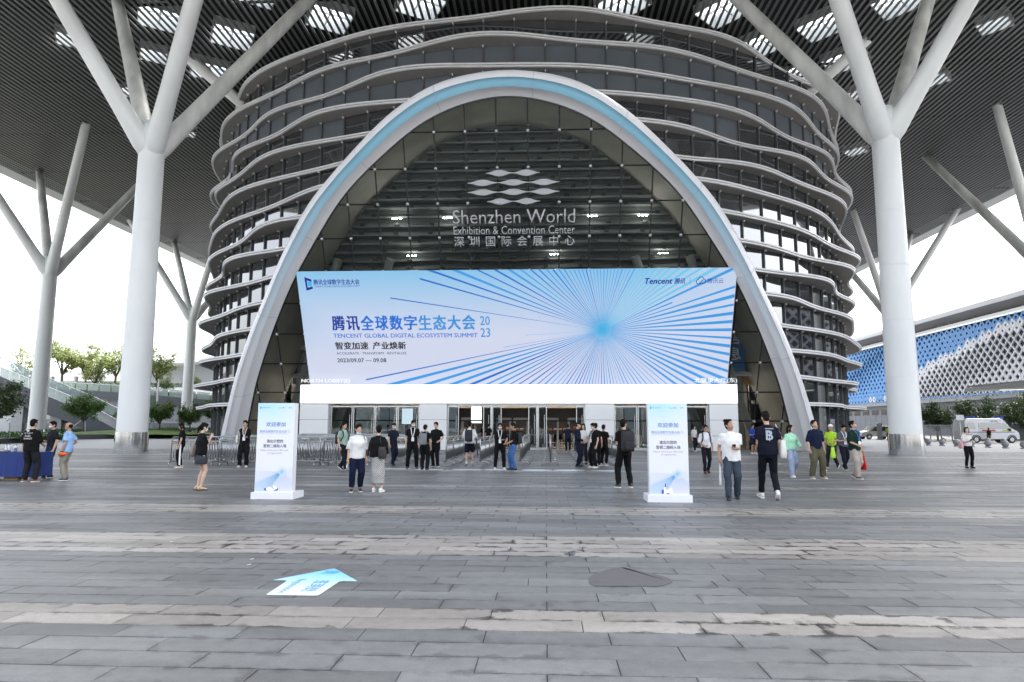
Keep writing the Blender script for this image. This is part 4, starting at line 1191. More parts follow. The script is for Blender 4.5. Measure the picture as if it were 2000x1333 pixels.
# drop-off canopy with light strips
dc = thing('dropoff_canopy', 'low grey slatted canopy with white light strips at the right edge of the photo', 'canopy', (66, 80, 0))
M_dc = mat('dropoff_grey', (.27, .28, .285), .5, var=.08)
b = MB(); b.prism([(-7, -16, 6.6), (-7, 20, 6.6), (19, 20, 7.3), (19, -16, 7.3)], (0, 0, .5)); b.build('canopy_slab', M_dc, dc)
sb = MB()
for i in range(30): sb.box((6, -15 + i * 1.18, 7.65 - .0), (26, .12, .25), M=Matrix.Rotation(-math.atan2(.7, 26), 3, 'Y'))
sb.build('roof_ribs', M_mull, dc)
for i in range(4):
    b = MB(); b.box((5 + .0, -10 + i * 8.5, 6.86), (20, .35, .05), M=Matrix.Rotation(-math.atan2(.7, 26), 3, 'Y')); b.build('light_strip', emit('strip_white', (1, 1, .98), 1.7), dc)
for y in (-12, 4, 17):
    b = MB(); b.chain([(15, y, 0), (15, y, 7)], .3, 12); b.build('post', M_dc, dc)
b = MB(); b.chain([(4, 14, 7.7), (18.9, 26, 12.5)], .12, 8); b.build('tie_rod', M_frame, dc)
# grey fence
fn = thing('bar_fence', 'grey upright bar fence right of the right foreground column', 'fence', (43, 82, 0))
for i in range(5):
    b = MB(); b.bbox(i * 1.2 - .06, i * 1.2 + .06, -.06, .06, 0, 1.95); b.build('fence_post', mat('fence_grey', (.26, .27, .29), .5), fn)
bb = MB()
for i in range(40): bb.bbox(i * .12 + .04, i * .12 + .08, -.02, .02, .12, 1.8)
bb.bbox(0, 4.8, -.03, .03, 1.8, 1.88); bb.bbox(0, 4.8, -.03, .03, .1, .16)
o = bb.build('fence_bars', MATS['fence_grey'], fn); o['kind'] = 'stuff'
bw = thing('boundary_wall', 'plain grey wall behind the ambulance and the dark trees', 'wall', (48, 88, 0))
b = MB(); b.bbox(4, 30, 0, .3, 0, 2.0); b.build('wall_body', mat('wall_grey', (.24, .24, .245), .7, var=.15, vscale=.4), bw)

# vehicles
M_vw = mat('van_white', (.74, .75, .77), .25, var=.03); M_vs = mat('van_silver', (.45, .44, .42), .25, .6, var=.05); M_blk = mat('black_rubber', (.02, .02, .021), .6, var=.1)
M_red = mat('stripe_red', (.60, .05, .04), .4, var=0); M_nav = mat('stripe_blue', (.05, .09, .30), .4, var=0); M_lblue = mat('beacon_blue', (.03, .08, .5), .2, var=0); M_lime = mat('stripe_lime', (.5, .65, .05), .4, var=0)
def vehicle(name, label, cat, loc, rz, prof, W, body_m, wheels, wr, windows, extra=None):
    t = thing(name, label, cat, loc, rz)
    b = MB()
    for y0, y1, ins in ((-W / 2, -W / 2 + .12, 1), (-W / 2 + .12, W / 2 - .12, 0), (W / 2 - .12, W / 2, 2)):
        pass
    cz = sum(p[1] for p in prof) / len(prof); cx_ = sum(p[0] for p in prof) / len(prof)
    rs = []
    for y, s in ((-W / 2, .965), (-W / 2 + .05, .99), (-W / 2 + .14, 1), (W / 2 - .14, 1), (W / 2 - .05, .99), (W / 2, .965)):
        rs.append([Vector((cx_ + (p[0] - cx_) * s, y * (1 - .10 * max(0, (p[1] - 1.0)) / 1.5), cz + (p[1] - cz) * s)) for p in prof])
    b.rings(rs); b.build('body', body_m, t)
    for x in wheels:
        for sy in (-1, 1):
            w = MB(); w.chain([(x, sy * (W / 2 - .22), wr), (x, sy * (W / 2 + .012), wr)], wr, 18); o = w.build('wheel', M_blk, t)
            r = MB(); r.chain([(x, sy * (W / 2 + .0), wr), (x, sy * (W / 2 + .022), wr)], wr * .6, 14); r.build('rim', M_frame, o)
            a = MB(); a.chain([(x + (wr + .09) * math.cos(q), sy * (W / 2 + .005), wr + (wr + .09) * math.sin(q)) for q in np.linspace(0, PI, 9)], .045, 5); a.build('wheel_arch', M_blk, t)
    for nm, pts, m in windows:
        for sy in (-1, 1):
            w = MB(); q = [(x, sy * (W / 2 * (1 - .10 * max(0, (z - 1.0)) / 1.5) + .004), z) for x, z in pts]
            w.prism(q, (0, sy * .012, 0)); w.build(nm, m, t)
    if extra: extra(t)
    return t
def amb_extra(t):
    for x in (-1.6, 1.35):
        b = MB(); b.box((x, 0, 2.62), (.34, 1.3, .16)); b.build('beacon', M_lblue, t)
    b = MB(); b.prism([(1.95, -.78, 1.48), (1.95, .78, 1.48), (1.55, .72, 2.30), (1.55, -.72, 2.30)], (.02, 0, .02)); b.build('windscreen', M_pane, t)
    for sy in (-1, 1):
        b = MB(); b.box((2.72, sy * .72, .95), (.14, .36, .24)); b.build('headlight', M_skyframe, t)
        b = MB(); b.box((1.75, sy * 1.08, 1.35), (.12, .2, .26)); b.build('wing_mirror', M_blk, t)
    b = MB(); b.box((2.80, 0, .5), (.1, 1.7, .25)); b.build('bumper', M_blk, t)
    put_text(t, '急救', basis((1, 0, 0), (0, 0, 1), (-.2, -1.03, 2.14)), w=.8, h=.16, m=M_nav)
AP = [(-2.85, .35), (-2.88, 1.2), (-2.78, 2.3), (-2.6, 2.5), (.9, 2.52), (1.25, 2.42), (1.95, 1.55), (2.6, 1.22), (2.82, .95), (2.84, .38)]
vehicle('ambulance', 'white ambulance van with red stripe and blue roof beacons at right', 'ambulance', (45.6, 74.2, 0), R(4), AP, 2.0, M_vw, (-1.75, 1.95), .36,
        [('side_window', [(-2.55, 1.45), (-1.75, 1.45), (-1.75, 2.05), (-2.55, 2.05)], M_pane), ('side_window', [(-1.4, 1.45), (1.0, 1.45), (1.0, 2.05), (-1.4, 2.05)], M_pane), ('side_window', [(1.12, 1.4), (1.95, 1.4), (1.5, 1.98), (1.12, 2.05)], M_pane),
         ('stripe_red', [(-1.1, 1.2), (.4, 1.2), (.25, 1.36), (-1.0, 1.36)], M_red), ('stripe_blue', [(-2.8, 1.08), (2.3, 1.08), (2.3, 1.13), (-2.8, 1.13)], M_nav), ('stripe_lime', [(1.05, 1.18), (2.0, 1.18), (1.9, 1.32), (1.05, 1.32)], M_lime)], amb_extra)
VP = [(-2.2, .35), (-2.25, 1.0), (-2.1, 1.6), (-1.8, 1.78), (.6, 1.8), (1.35, 1.15), (2.2, .95), (2.35, .7), (2.35, .35)]
vehicle('parked_minivan', 'silver minivan parked left of the right foreground column far away', 'minivan', (44.6, 96, 0), R(184), VP, 1.85, M_vs, (-1.45, 1.45), .33,
        [('side_window', [(-1.9, 1.12), (-.9, 1.12), (-.9, 1.62), (-1.8, 1.62)], M_pane), ('side_window', [(-.82, 1.12), (.2, 1.12), (.2, 1.62), (-.82, 1.62)], M_pane), ('side_window', [(.28, 1.12), (1.1, 1.12), (.6, 1.6), (.28, 1.62)], M_pane)])
gp = thing('gate_post', 'grey barrier gate post left of the silver minivan', 'post', (43.2, 92, 0))
b = MB(); b.bbox(-.25, .25, -.2, .2, 0, 2.1); b.build('post_body', M_stone, gp); b = MB(); b.bbox(-.3, .3, -.25, .25, 2.1, 2.2); b.build('post_cap', M_frame, gp)
# sphere bollards
bs = MB(); bs.ell((0, 0, .33), (.25, .25, .25), 20, 12); bs_me = bs.mesh('ball', mat('bollard_stone', (.34, .34, .35), .5, var=.12, vscale=8), True)
bb = MB(); bb.chain([(0, 0, 0), (0, 0, .05), (0, 0, .10)], [.24, .23, .17], 20); bb_me = bb.mesh('foot', MATS['bollard_stone'], True)
fr_ = [(34.4, 64.3), (34.6, 62.9), (34.9, 61.9), (35.3, 60.6), (35.6, 58.2), (35.3, 56.2), (35.3, 54.9), (35.1, 53.1)]
fr_ = [(33.6 + .23 * i, 64.9 - 1.7 * i) for i in range(8)]
bk_ = [(39.0, 73.5), (40.0, 71.9), (41.2, 70.3), (42.3, 68.6), (42.6, 66.8)]
for i, (x, y) in enumerate(fr_ + bk_):
    f = i < 8
    t = thing('ball_bollard', 'grey stone ball bollard in the ' + ('front' if f else 'back') + ' row, ' + (['leftmost', 'second from left', 'third from left', 'fourth from left', 'fourth from right', 'third from right', 'second from right', 'rightmost'][i] if f else ['leftmost', 'second from left', 'middle', 'second from right', 'rightmost'][i - 8]), 'bollard', (x, y, 0), 0, 'front row of ball bollards' if f else 'back row of ball bollards')
    obj('ball', bs_me, t); obj('foot', bb_me, t)
sg = thing('road_sign', 'back of a small square white sign on a grey pole before the ambulance', 'sign', (38.3, 66, 0))
b = MB(); b.chain([(0, 0, 0), (0, 0, 2.75)], .04, 8); b.build('pole', M_frame, sg)
b = MB(); b.bbox(-.34, .34, -.07, -.045, 2.25, 2.72); b.build('sign_plate', M_vw, sg)
# ------------------------------------------------------------------ crowd barriers
M_bar = mat('barrier_steel', (.36, .37, .375), .3, .9, var=.12, vscale=6)
BL = 1.95
fb = MB()
fb.chain([(-BL / 2 + .03, 0, .16), (-BL / 2 + .03, 0, 1.0), (-BL / 2 + .10, 0, 1.10), (BL / 2 - .10, 0, 1.10), (BL / 2 - .03, 0, 1.0), (BL / 2 - .03, 0, .16)], .021, 8)
fb.chain([(-BL / 2 + .03, 0, .93), (BL / 2 - .03, 0, .93)], .017, 6); fb.chain([(-BL / 2 + .03, 0, .22), (BL / 2 - .03, 0, .22)], .017, 6)
frame_me = fb.mesh('frame', M_bar, True)
bar = MB(); bar.chain([(0, 0, .22), (0, 0, .93)], .014, 6); bar_me = bar.mesh('bar', M_bar, True)
bars = MB()
for i in range(17): x = -BL / 2 + .13 + i * (BL - .26) / 16; bars.chain([(x, 0, .22), (x, 0, .93)], .0145, 5)
bars_me = bars.mesh('bars', M_bar, True)
ft = MB(); ft.chain([(0, -.33, .02), (0, -.33, .08), (0, -.26, .17), (0, .26, .17), (0, .33, .08), (0, .33, .02)], .021, 7); ft.chain([(0, 0, .15), (0, 0, .3)], .021, 6)
foot_me = ft.mesh('foot', M_bar, True)
up = MB(); up.chain([(-.0, 0, .93), (0, 0, 1.10)], .012, 5)
post_me = up.mesh('top_post', M_bar, True)
pl = MB(); pl.box((0, -.015, 1.015), (.34, .012, .14)); plate_me = pl.mesh('name_plate', M_skyframe)
def barrier(x, y, rz, label, group, plate=False):
    t = thing('crowd_barrier', label, 'barrier', (x, y, 0), rz, group)
    obj('frame', frame_me, t); obj('bars', bars_me, t)['kind'] = 'stuff'
    for sx in (-1, 1):
        o = obj('foot', foot_me, t); o.location = (sx * (BL / 2 - .14), 0, 0)
        o = obj('top_post', post_me, t); o.location = (sx * .33, 0, 0)
    if plate: obj('name_plate', plate_me, t)
rows = [(26.2, 'front row of steel barriers left of the doors', 'steel barrier in the front row of the parked block'),
        (27.9, 'second row of steel barriers', 'steel barrier in the second row of the parked block'),
        (29.8, 'third row of steel barriers', 'steel barrier in the middle row of the parked block'),
        (31.9, 'fourth row of steel barriers', 'steel barrier in the fourth row of the parked block'),
        (34.2, 'fifth row of steel barriers', 'steel barrier in the fifth row of the parked block'),
        (36.4, 'sixth row of steel barriers', 'steel barrier in the sixth row of the parked block'),
        (38.6, 'back row of steel barriers', 'steel barrier in the back row of the parked block')]
for k, (y, g_, lb) in enumerate(rows):
    for i in range(4):
        barrier(-13.55 + i * 1.99 + .1 * k, y + rng.uniform(-.05, .05), R(rng.uniform(-1.5, 1.5)), lb + ', ' + ('at its left end', 'second from its left end', 'second from its right end', 'at its right end')[i], g_, plate=(i % 2 == 1))
lanes = [(-6.2, 6.2, 'leftmost queue lane', 28.4), (-3.95, 3.95, 'second queue lane from the left', 27.2), (-2.55, 2.55, 'queue lane beside the masked man in black', 27.0), (-1.0, 1.0, 'queue lane behind the man in jeans', 27.2), (.2, 0, 'lone queue lane in the middle of the doors', 26.9), (1.62, 0, 'queue lane where the guard stands', 26.8), (2.95, 0, 'rightmost queue lane', 27.3)]
for x, _, nm, y0 in lanes:
    for j in range(7 if x > -6 else 6):
        barrier(x + rng.uniform(-.03, .03), y0 + .98 + j * 2.0, R(90 + rng.uniform(-1, 1)), ('nearest', 'second nearest', 'third nearest', 'middle', 'third farthest', 'second farthest', 'farthest')[j] + ' steel barrier of the ' + nm, 'barriers of the ' + nm)

# floor stickers
M_stk = mat('sticker_pale', (.55, .68, .78), .35, var=.06)
for i, (x, y) in enumerate([(-5.4, 24.9), (-4.2, 24.7), (-2.8, 24.7), (-1.7, 24.75), (-.35, 24.6), (.8, 24.6), (2.1, 24.4)]):
    n = 28; b = MB(); b.prism([(.55 * math.cos(2 * PI * j / n), .3 * math.sin(2 * PI * j / n), 0) for j in range(n)], (0, 0, .002))
    o = b.build('floor_sticker', M_stk); o.location = (x, y, .0035)
    tag(o, 'pale blue oval floor sticker at the queue mouth, ' + ['leftmost', 'second from left', 'third from left', 'in the middle', 'third from right', 'second from right', 'rightmost'][i] + ' of the row', 'floor sticker', 'oval floor stickers before the barriers')

# arrow sticker with lettering
AR = [(-2.26, 7.46), (-1.84, 6.86), (-2.02, 6.86), (-2.04, 6.27), (-2.52, 6.27), (-2.54, 6.86), (-2.70, 6.86)]
def rnd_poly(P, r=.04):
    out = []
    n = len(P)
    for i in range(n):
        p = Vector(P[i]); a = (Vector(P[i - 1]) - p).normalized(); c = (Vector(P[(i + 1) % n]) - p).normalized()
        for q in range(4):
            t = q / 3; out.append((p + a * r * (1 - t) ** 2 + c * r * t ** 2))
    return out
ap = rnd_poly(AR)
ar = thing('floor_arrow', 'pale blue arrow sticker on the paving pointing at the doors', 'floor sticker', (-2.28, 6.86, .0045))
vs2, _, fs2, *_ = delaunay_2d_cdt(ap + [Vector((x, y)) for x in np.linspace(-2.7, -1.85, 10) for y in np.linspace(6.25, 7.45, 14)], [(i, (i + 1) % len(ap)) for i in range(len(ap))], [], 1, 1e-5)
b = MB(); b.add([(v.x + 2.28, v.y - 6.86, 0) for v in vs2], [tuple(f) for f in fs2]); me = b.mesh('sticker_face', attr_mat('arrow_print', .3))
def acol(co):
    t = max(0, min(1, (co.y + .35) / .75)); return np.array((.66, .76, .84)) * (1 - t) + np.array((.16, .55, .72)) * t
setcol(me, acol); obj('sticker_face', me, ar)
M_ain = mat('arrow_ink', (.08, .33, .62), .4, var=0)
put_text(ar, '签到处', basis((0, -1, 0), (1, 0, 0), (.02, .02, .0015)), w=.47, h=.15, bold=.01, m=M_ain)
put_text(ar, 'Registration', basis((0, -1, 0), (1, 0, 0), (-.19, .06, .0015)), w=.58, h=.10, m=M_ain)
b = MB()
for q in range(3):
    o_ = .02 + q * .05
    b.poly([(o_ - .07, .33, .0015), (o_ - .035, .33, .0015), (o_ + .02, .40, .0015), (o_ - .035, .47, .0015), (o_ - .07, .47, .0015), (o_ - .012, .40, .0015)])
b.build('chevrons', M_ain, ar)
WP = [(.41, 6.98), (.43, 6.8), (1.1, 6.83), (1.24, 7.02), (1.21, 7.24), (1.02, 7.46), (.86, 7.69), (.76, 7.68), (.63, 7.56), (.45, 7.26)]
wp = rnd_poly(WP, .07)
b = MB(); b.prism([(p.x, p.y, 0) for p in wp], (0, 0, .002)); o = b.build('worn_patch', mat('worn_grey', (.108, .105, .107), .6, var=.16, vscale=9, world_co=True)); o.location = (0, 0, .0030)
tag(o, 'smooth dark grey patch left by a peeled sticker on the paving', 'floor patch')
# litter: bits of paper
for i, (x, y) in enumerate([(-4.9, 9.0), (-3.35, 7.9), (-3.25, 7.6), (7.0, 9.0), (7.2, 8.3)]):
    b = MB(); b.prism([(-.02, -.012, 0), (.016, -.015, .004), (.02, .01, .006), (-.01, .016, .002)], (0, 0, .004)); o = b.build('paper_scrap', M_vw); o.location = (x, y, .003)
    tag(o, 'tiny white paper scrap on the paving, ' + ['far left', 'left of the blue arrow farther away', 'just left of the blue arrow tip', 'far right by the pale stripe', 'right on grey slabs'][i], 'litter', 'paper scraps on the paving')

# ------------------------------------------------------------------ banner totems
M_tot = mat('totem_white', (.74, .75, .79), .4, var=.02)
def totem(x, y, label, mascot):
    t = thing('welcome_totem', label, 'sign board', (x, y, 0), 0, 'welcome boards on white plinths')
    b = MB(); b.bbox(-.45, .45, -.42, .22, 0, .14); b.build('plinth', M_tot, t)
    W, H, y0 = .80, 2.0, -.36
    b = MB(); b.bbox(-W / 2, W / 2, y0, y0 + .2, .14, H); b.build('board', M_tot, t)
    nx, nz = 14, 40
    vs = [(-W / 2 + .004 + (W - .008) * i / nx, y0 - .003, .152 + (H - .156) * j / nz) for j in range(nz + 1) for i in range(nx + 1)]
    fs = [(j * (nx + 1) + i, j * (nx + 1) + i + 1, (j + 1) * (nx + 1) + i + 1, (j + 1) * (nx + 1) + i) for j in range(nz) for i in range(nx)]
    me = bpy.data.meshes.new('print_face'); me.from_pydata(vs, [], fs)
    def pc(co):
        v = (co.z - .15) / (H - .15); u = co.x / W
        w = max(0, (v - .62) / .38) ** 1.3 * (1 - max(0, u + .1))
        d = math.hypot(co.x - .17, co.z - .56); gl = math.exp(-(d / .06) ** 2) * .9
        c = np.array((.72, .73, .80)) * (1 - w) + np.array((.40, .68, .88)) * w
        return c * (1 - gl) + np.array((.10, .42, .78)) * gl
    setcol(me, pc); me.materials.append(attr_mat('totem_print', .4)); obj('print_face', me, t)
    F = lambda x_, z_: basis((1, 0, 0), (0, 0, 1), (x_, y0 - .0045, z_))
    m1 = mat('print_steel_blue', (.13, .28, .52), .5, var=0); m2 = mat('print_pale_blue', (.32, .45, .68), .5, var=0); m3 = mat('print_charcoal', (.06, .065, .10), .5, var=0); m4 = mat('print_grey', (.25, .27, .32), .5, var=0)
    T = lambda s, x0, x1, z, h, m, **k: put_text(t, s, F(x0, z), w=x1 - x0, h=h, m=m, **k)
    T('欢迎参加', -.21, .21, 1.505, .095, m1, fat=.015)
    T('腾讯全球数字生态大会', -.34, .24, 1.375, .06, m2, fat=.015); T('20', .26, .31, 1.41, .028, m2); T('23', .26, .31, 1.372, .028, m2); T('TENCENT GLOBAL DIGITAL ECOSYSTEM SUMMIT', -.34, .24, 1.345, .016, m2)
    T('请出示您的', -.18, .17, 1.165, .07, m3, fat=.015); T('签到二维码入场', -.25, .24, 1.065, .07, m3, fat=.015)
    T('Please show your QR code', -.31, .29, .985, .045, m4); T('of registration', -.155, .155, .925, .045, m4)
    T('腾讯全球数字生态大会', -.31, -.13, 1.892, .025, m1); T('Tencent腾讯', .03, .19, 1.89, .024, m3); T('腾讯云', .26, .34, 1.89, .024, m3)
    b = MB(); b.poly([(-.355, y0 - .0045, 1.875), (-.325, y0 - .0045, 1.89), (-.325, y0 - .0045, 1.92), (-.355, y0 - .0045, 1.93)]); b.build('bracket_mark', m1, t)
    rays_a, rays_b = MB(), MB()
    def ray_(a, t0, w, mb):
        dx, dz_ = math.cos(a), math.sin(a); e = 9
        if dx > 1e-6: e = min(e, (W / 2 - .006 - .17) / dx)
        if dx < -1e-6: e = min(e, (-W / 2 + .006 - .17) / dx)
        if dz_ < -1e-6: e = min(e, (.155 - .56) / dz_)
        n_ = Vector((-dz_, 0, dx)); p0 = Vector((.17 + t0 * dx, y0 - .005, .56 + t0 * dz_)); p1 = Vector((.17 + (e - .004) * dx, y0 - .005, .56 + (e - .004) * dz_))
        mb.poly([p0 - n_ * w * .2, p1 - n_ * w * .5, p1 + n_ * w * .5, p0 + n_ * w * .2])
    for i in range(26): ray_(R(178 + i * 2.3), .07, .0035 + .004 * (i > 10), rays_a if i > 8 else rays_b)
    for i in range(34): ray_(R(240 + i * 2.6), .09, .004, rays_b)
    for i in range(9): ray_(R(-25 + i * 6), .07, .003, rays_b)
    rays_a.build('ray_print', mat('print_cyan', (.10, .42, .72), .5, var=0), t); rays_b.build('ray_print', mat('print_mist', (.48, .56, .74), .5, var=0), t)
    # flat print of a megaphone / a pair of rounded white devices
    M_dv = mat('print_white', (.85, .85, .88), .4, var=0); M_dvb = mat('print_indigo', (.06, .06, .42), .4, var=0)
    def disc(cx_, cz_, rx, rz_, m, dy):
        b = MB(); b.poly([(cx_ + rx * math.cos(2 * PI * j / 20), y0 - dy, cz_ + rz_ * math.sin(2 * PI * j / 20)) for j in range(20)]); b.build('device_print', m, t)
    if mascot:
        disc(-.14, .20, .055, .03, M_dvb, .006); disc(.06, .21, .05, .04, M_dvb, .0062); disc(-.08, .205, .075, .045, M_dv, .0066); disc(.02, .23, .075, .04, M_dv, .007); disc(-.02, .245, .012, .012, M_dvb, .0075); disc(.0, .215, .01, .01, M_dvb, .0077)
    else:
        for pts, m, dy in (([(-.16, .165), (-.115, .165), (-.115, .255), (-.16, .235)], M_dvb, .006), ([(-.115, .17), (.05, .165), (.07, .22), (.05, .285), (-.04, .25), (-.115, .24)], M_dv, .0064), ([(-.115, .24), (-.075, .24), (-.075, .35), (-.105, .36)], M_dv, .0068), ([(-.098, .30), (-.07, .30), (-.07, .37), (-.092, .37)], M_dvb, .0072), ([(-.06, .162), (.0, .162), (.0, .18), (-.06, .18)], M_dvb, .0072)):
            b = MB(); b.poly([(x_, y0 - dy, z_) for x_, z_ in pts]); b.build('device_print', m, t)
    return t
totem(-5.72, 14.75, 'white welcome board with blue print left of the doors, between two women and a man', True)
totem(2.50, 14.72, 'white welcome board with a printed megaphone right of the doors', False)

# ------------------------------------------------------------------ table with the blue cloth
M_cloth = mat('cloth_royal', (.008, .028, .16), .7, var=.12, vscale=4)
tb = thing('cloth_table', 'table under a royal blue cloth at the left edge with bottles', 'table', (-15.2, 19.1, 0))
b = MB(); b.bbox(-.9, .9, -.4, .4, .74, .765); b.build('table_top', M_mull, tb)
n = 80; lo_, hi_ = [], []
for j in range(n):
    a = 2 * PI * j / n; c, s = math.cos(a), math.sin(a); k = 1 / max(abs(c) / .93, abs(s) / .43)
    w = 1 + .012 * math.sin(j * 2.1) + .015
    hi_.append(Vector((c * k, s * k, .772))); lo_.append(Vector((c * k * w, s * k * (w + .02 * math.sin(j * 1.3)), .10)))
b = MB(); b.rings([lo_, [h_ * .99 + Vector((0, 0, .0)) for h_ in hi_]], cap=False); b.poly(hi_); b.build('table_cloth', M_cloth, tb)
for sx in (-1, 1):
    for sy in (-1, 1):
        b = MB(); b.chain([(sx * .8, sy * .32, 0), (sx * .8, sy * .32, .74)], .02, 8); b.build('leg', M_frame, tb)
M_pet = glass('bottle_plastic', (.85, .9, .95), 1, .05, .25, (.7, .75, .8)); M_cap = mat('cap_blue', (.05, .12, .5), .4, var=0)
for i, (x, y, l) in enumerate(((-14.93, 18.85, 'clear water bottle on the blue table nearest the man with printed tee'), (-15.25, 18.9, 'clear water bottle left of the blue capped one on the table'), (-15.4, 19.2, 'clear water bottle at the back of the blue table'))):
    t = thing('water_bottle', l, 'bottle', (x, y, .774), 0, 'water bottles on the blue table')
    b = MB(); b.chain([(0, 0, 0), (0, 0, .14), (0, 0, .18), (0, 0, .20)], [.032, .032, .016, .013], 12); b.build('bottle_body', M_pet, t, True)
    b = MB(); b.cyl((0, 0, .20), .016, .02, 10); b.build('cap', M_cap, t)
    b = MB(); b.chain([(0, 0, .06), (0, 0, .12)], .0328, 12, cap=False); b.build('wrapper', M_cap if i == 0 else M_vw, t)
t = thing('laptop', 'black open laptop on the blue table cut by the left edge', 'laptop', (-15.62, 18.95, .774), R(160))
b = MB(); b.bbox(-.17, .17, -.12, .12, 0, .018); b.build('keyboard_base', M_blk, t)
b = MB(); b.box((0, .16, .13), (.34, .016, .24), M=Matrix.Rotation(R(-18), 3, 'X')); b.build('lid', M_blk, t)
M_crt = mat('crate_tan', (.42, .27, .10), .7, var=.15)
t = thing('storage_crate', 'tan box on the ground under the blue table', 'box', (-15.0, 19.0, 0))
b = MB(); b.bbox(-.2, .2, -.15, .15, 0, .09); b.build('box_body', M_crt, t); b = MB(); b.bbox(-.21, .21, -.16, .16, .09, .12); b.build('box_lid', M_crt, t)
# ------------------------------------------------------------------ people
def fabric(h, rough=.85, var=.18):
    n = 'cloth_' + (h if isinstance(h, str) else '%02x%02x%02x' % tuple(int(255 * c) for c in h))
    return mat(n, h, rough, var=var, vscale=5, bump=.25, bscale=14, spec=.2)
SKIN = [mat('skin_a', (.50, .31, .22), .5, var=.06, vscale=8, spec=.35), mat('skin_b', (.56, .38, .29), .5, var=.06, vscale=8, spec=.35), mat('skin_c', (.40, .235, .155), .5, var=.06, vscale=8, spec=.35)]
M_eye = mat('eye_dark', (.015, .012, .01), .25, var=0); M_lip = mat('lip', (.36, .14, .12), .45, var=0); M_ew = mat('eye_white', (.7, .68, .66), .3, var=0)
M_hair = mat('hair_black', (.006, .0055, .005), .6, var=.4, vscale=30, bump=.5, bscale=60, spec=.12); M_hairb = mat('hair_brown', (.02, .011, .008), .6, var=.4, vscale=30, bump=.5, bscale=60, spec=.12)
M_mask = mat('mask_blue', (.50, .66, .72), .7, var=.04); M_lan = mat('lanyard_white', (.75, .75, .76), .5, var=0); M_lanb = mat('lanyard_blue', (.04, .18, .5), .5, var=0); M_badge = mat('badge_card', (.75, .77, .8), .4, var=.05)
M_sole = mat('sole_white', (.68, .67, .64), .6, var=.08); M_soled = mat('sole_dark', (.04, .04, .04), .7, var=.08)
def check_mat():
    m = bpy.data.materials.new('cloth_check'); m.use_nodes = True; nt = m.node_tree; b = nt.nodes['Principled BSDF']
    t = nt.nodes.new('ShaderNodeTexCoord'); mp = nt.nodes.new('ShaderNodeMapping'); mp.inputs['Scale'].default_value = (1, .001, 1)
    c = nt.nodes.new('ShaderNodeTexChecker'); c.inputs['Scale'].default_value = 44; c.inputs[1].default_value = (.62, .61, .58, 1); c.inputs[2].default_value = (.03, .03, .033, 1)
    nt.links.new(t.outputs['Object'], mp.inputs[0]); nt.links.new(mp.outputs[0], c.inputs['Vector']); nt.links.new(c.outputs[0], b.inputs['Base Color']); b.inputs['Roughness'].default_value = .85
    return m
M_check = check_mat()
def ik(a, b, l1, l2, hint):
    d = b - a; L = min(d.length, (l1 + l2) * .998); dn = d.normalized(); b = a + dn * L
    x = (l1 * l1 - l2 * l2 + L * L) / (2 * L); hh = math.sqrt(max(0, l1 * l1 - x * x))
    hp = Vector(hint) - dn * Vector(hint).dot(dn); hp.normalize()
    return a + dn * x + hp * hh, b
ARM = {'down': (.235, .05, .855), 'fwd': (.235, .20, .90), 'back': (.25, -.17, .89), 'phone': (.08, .25, 1.13), 'chin': (.02, .19, 1.36), 'mouth': (.03, .17, 1.43), 'cross': (-.07, .20, 1.10), 'hold': (.17, .25, 1.0),
       'strap': (.14, .12, 1.26), 'out': (.34, .14, .98), 'pocket': (.215, .04, .95), 'front': (.03, .22, .98), 'reach': (.10, .42, 1.10), 'hip': (.20, .10, 1.0), 'behind': (.05, -.17, .98)}
LEG = {'stand': ((.105, .0, 0, 0), (.105, .02, 0, 0)), 'wide': ((.17, .0, 0, 0), (.16, .03, 0, 0)), 'walk': ((.09, .24, .01, 12), (.09, -.22, .07, -32)), 'walk2': ((.09, -.22, .07, -32), (.09, .24, .01, 12)),
       'step': ((.10, .14, 0, 4), (.10, -.13, .035, -20)), 'close': ((.075, .0, 0, 0), (.075, -.02, 0, 0)), 'lean': ((.13, .06, 0, 0), (.09, -.03, 0, 0))}
PEOPLE = []
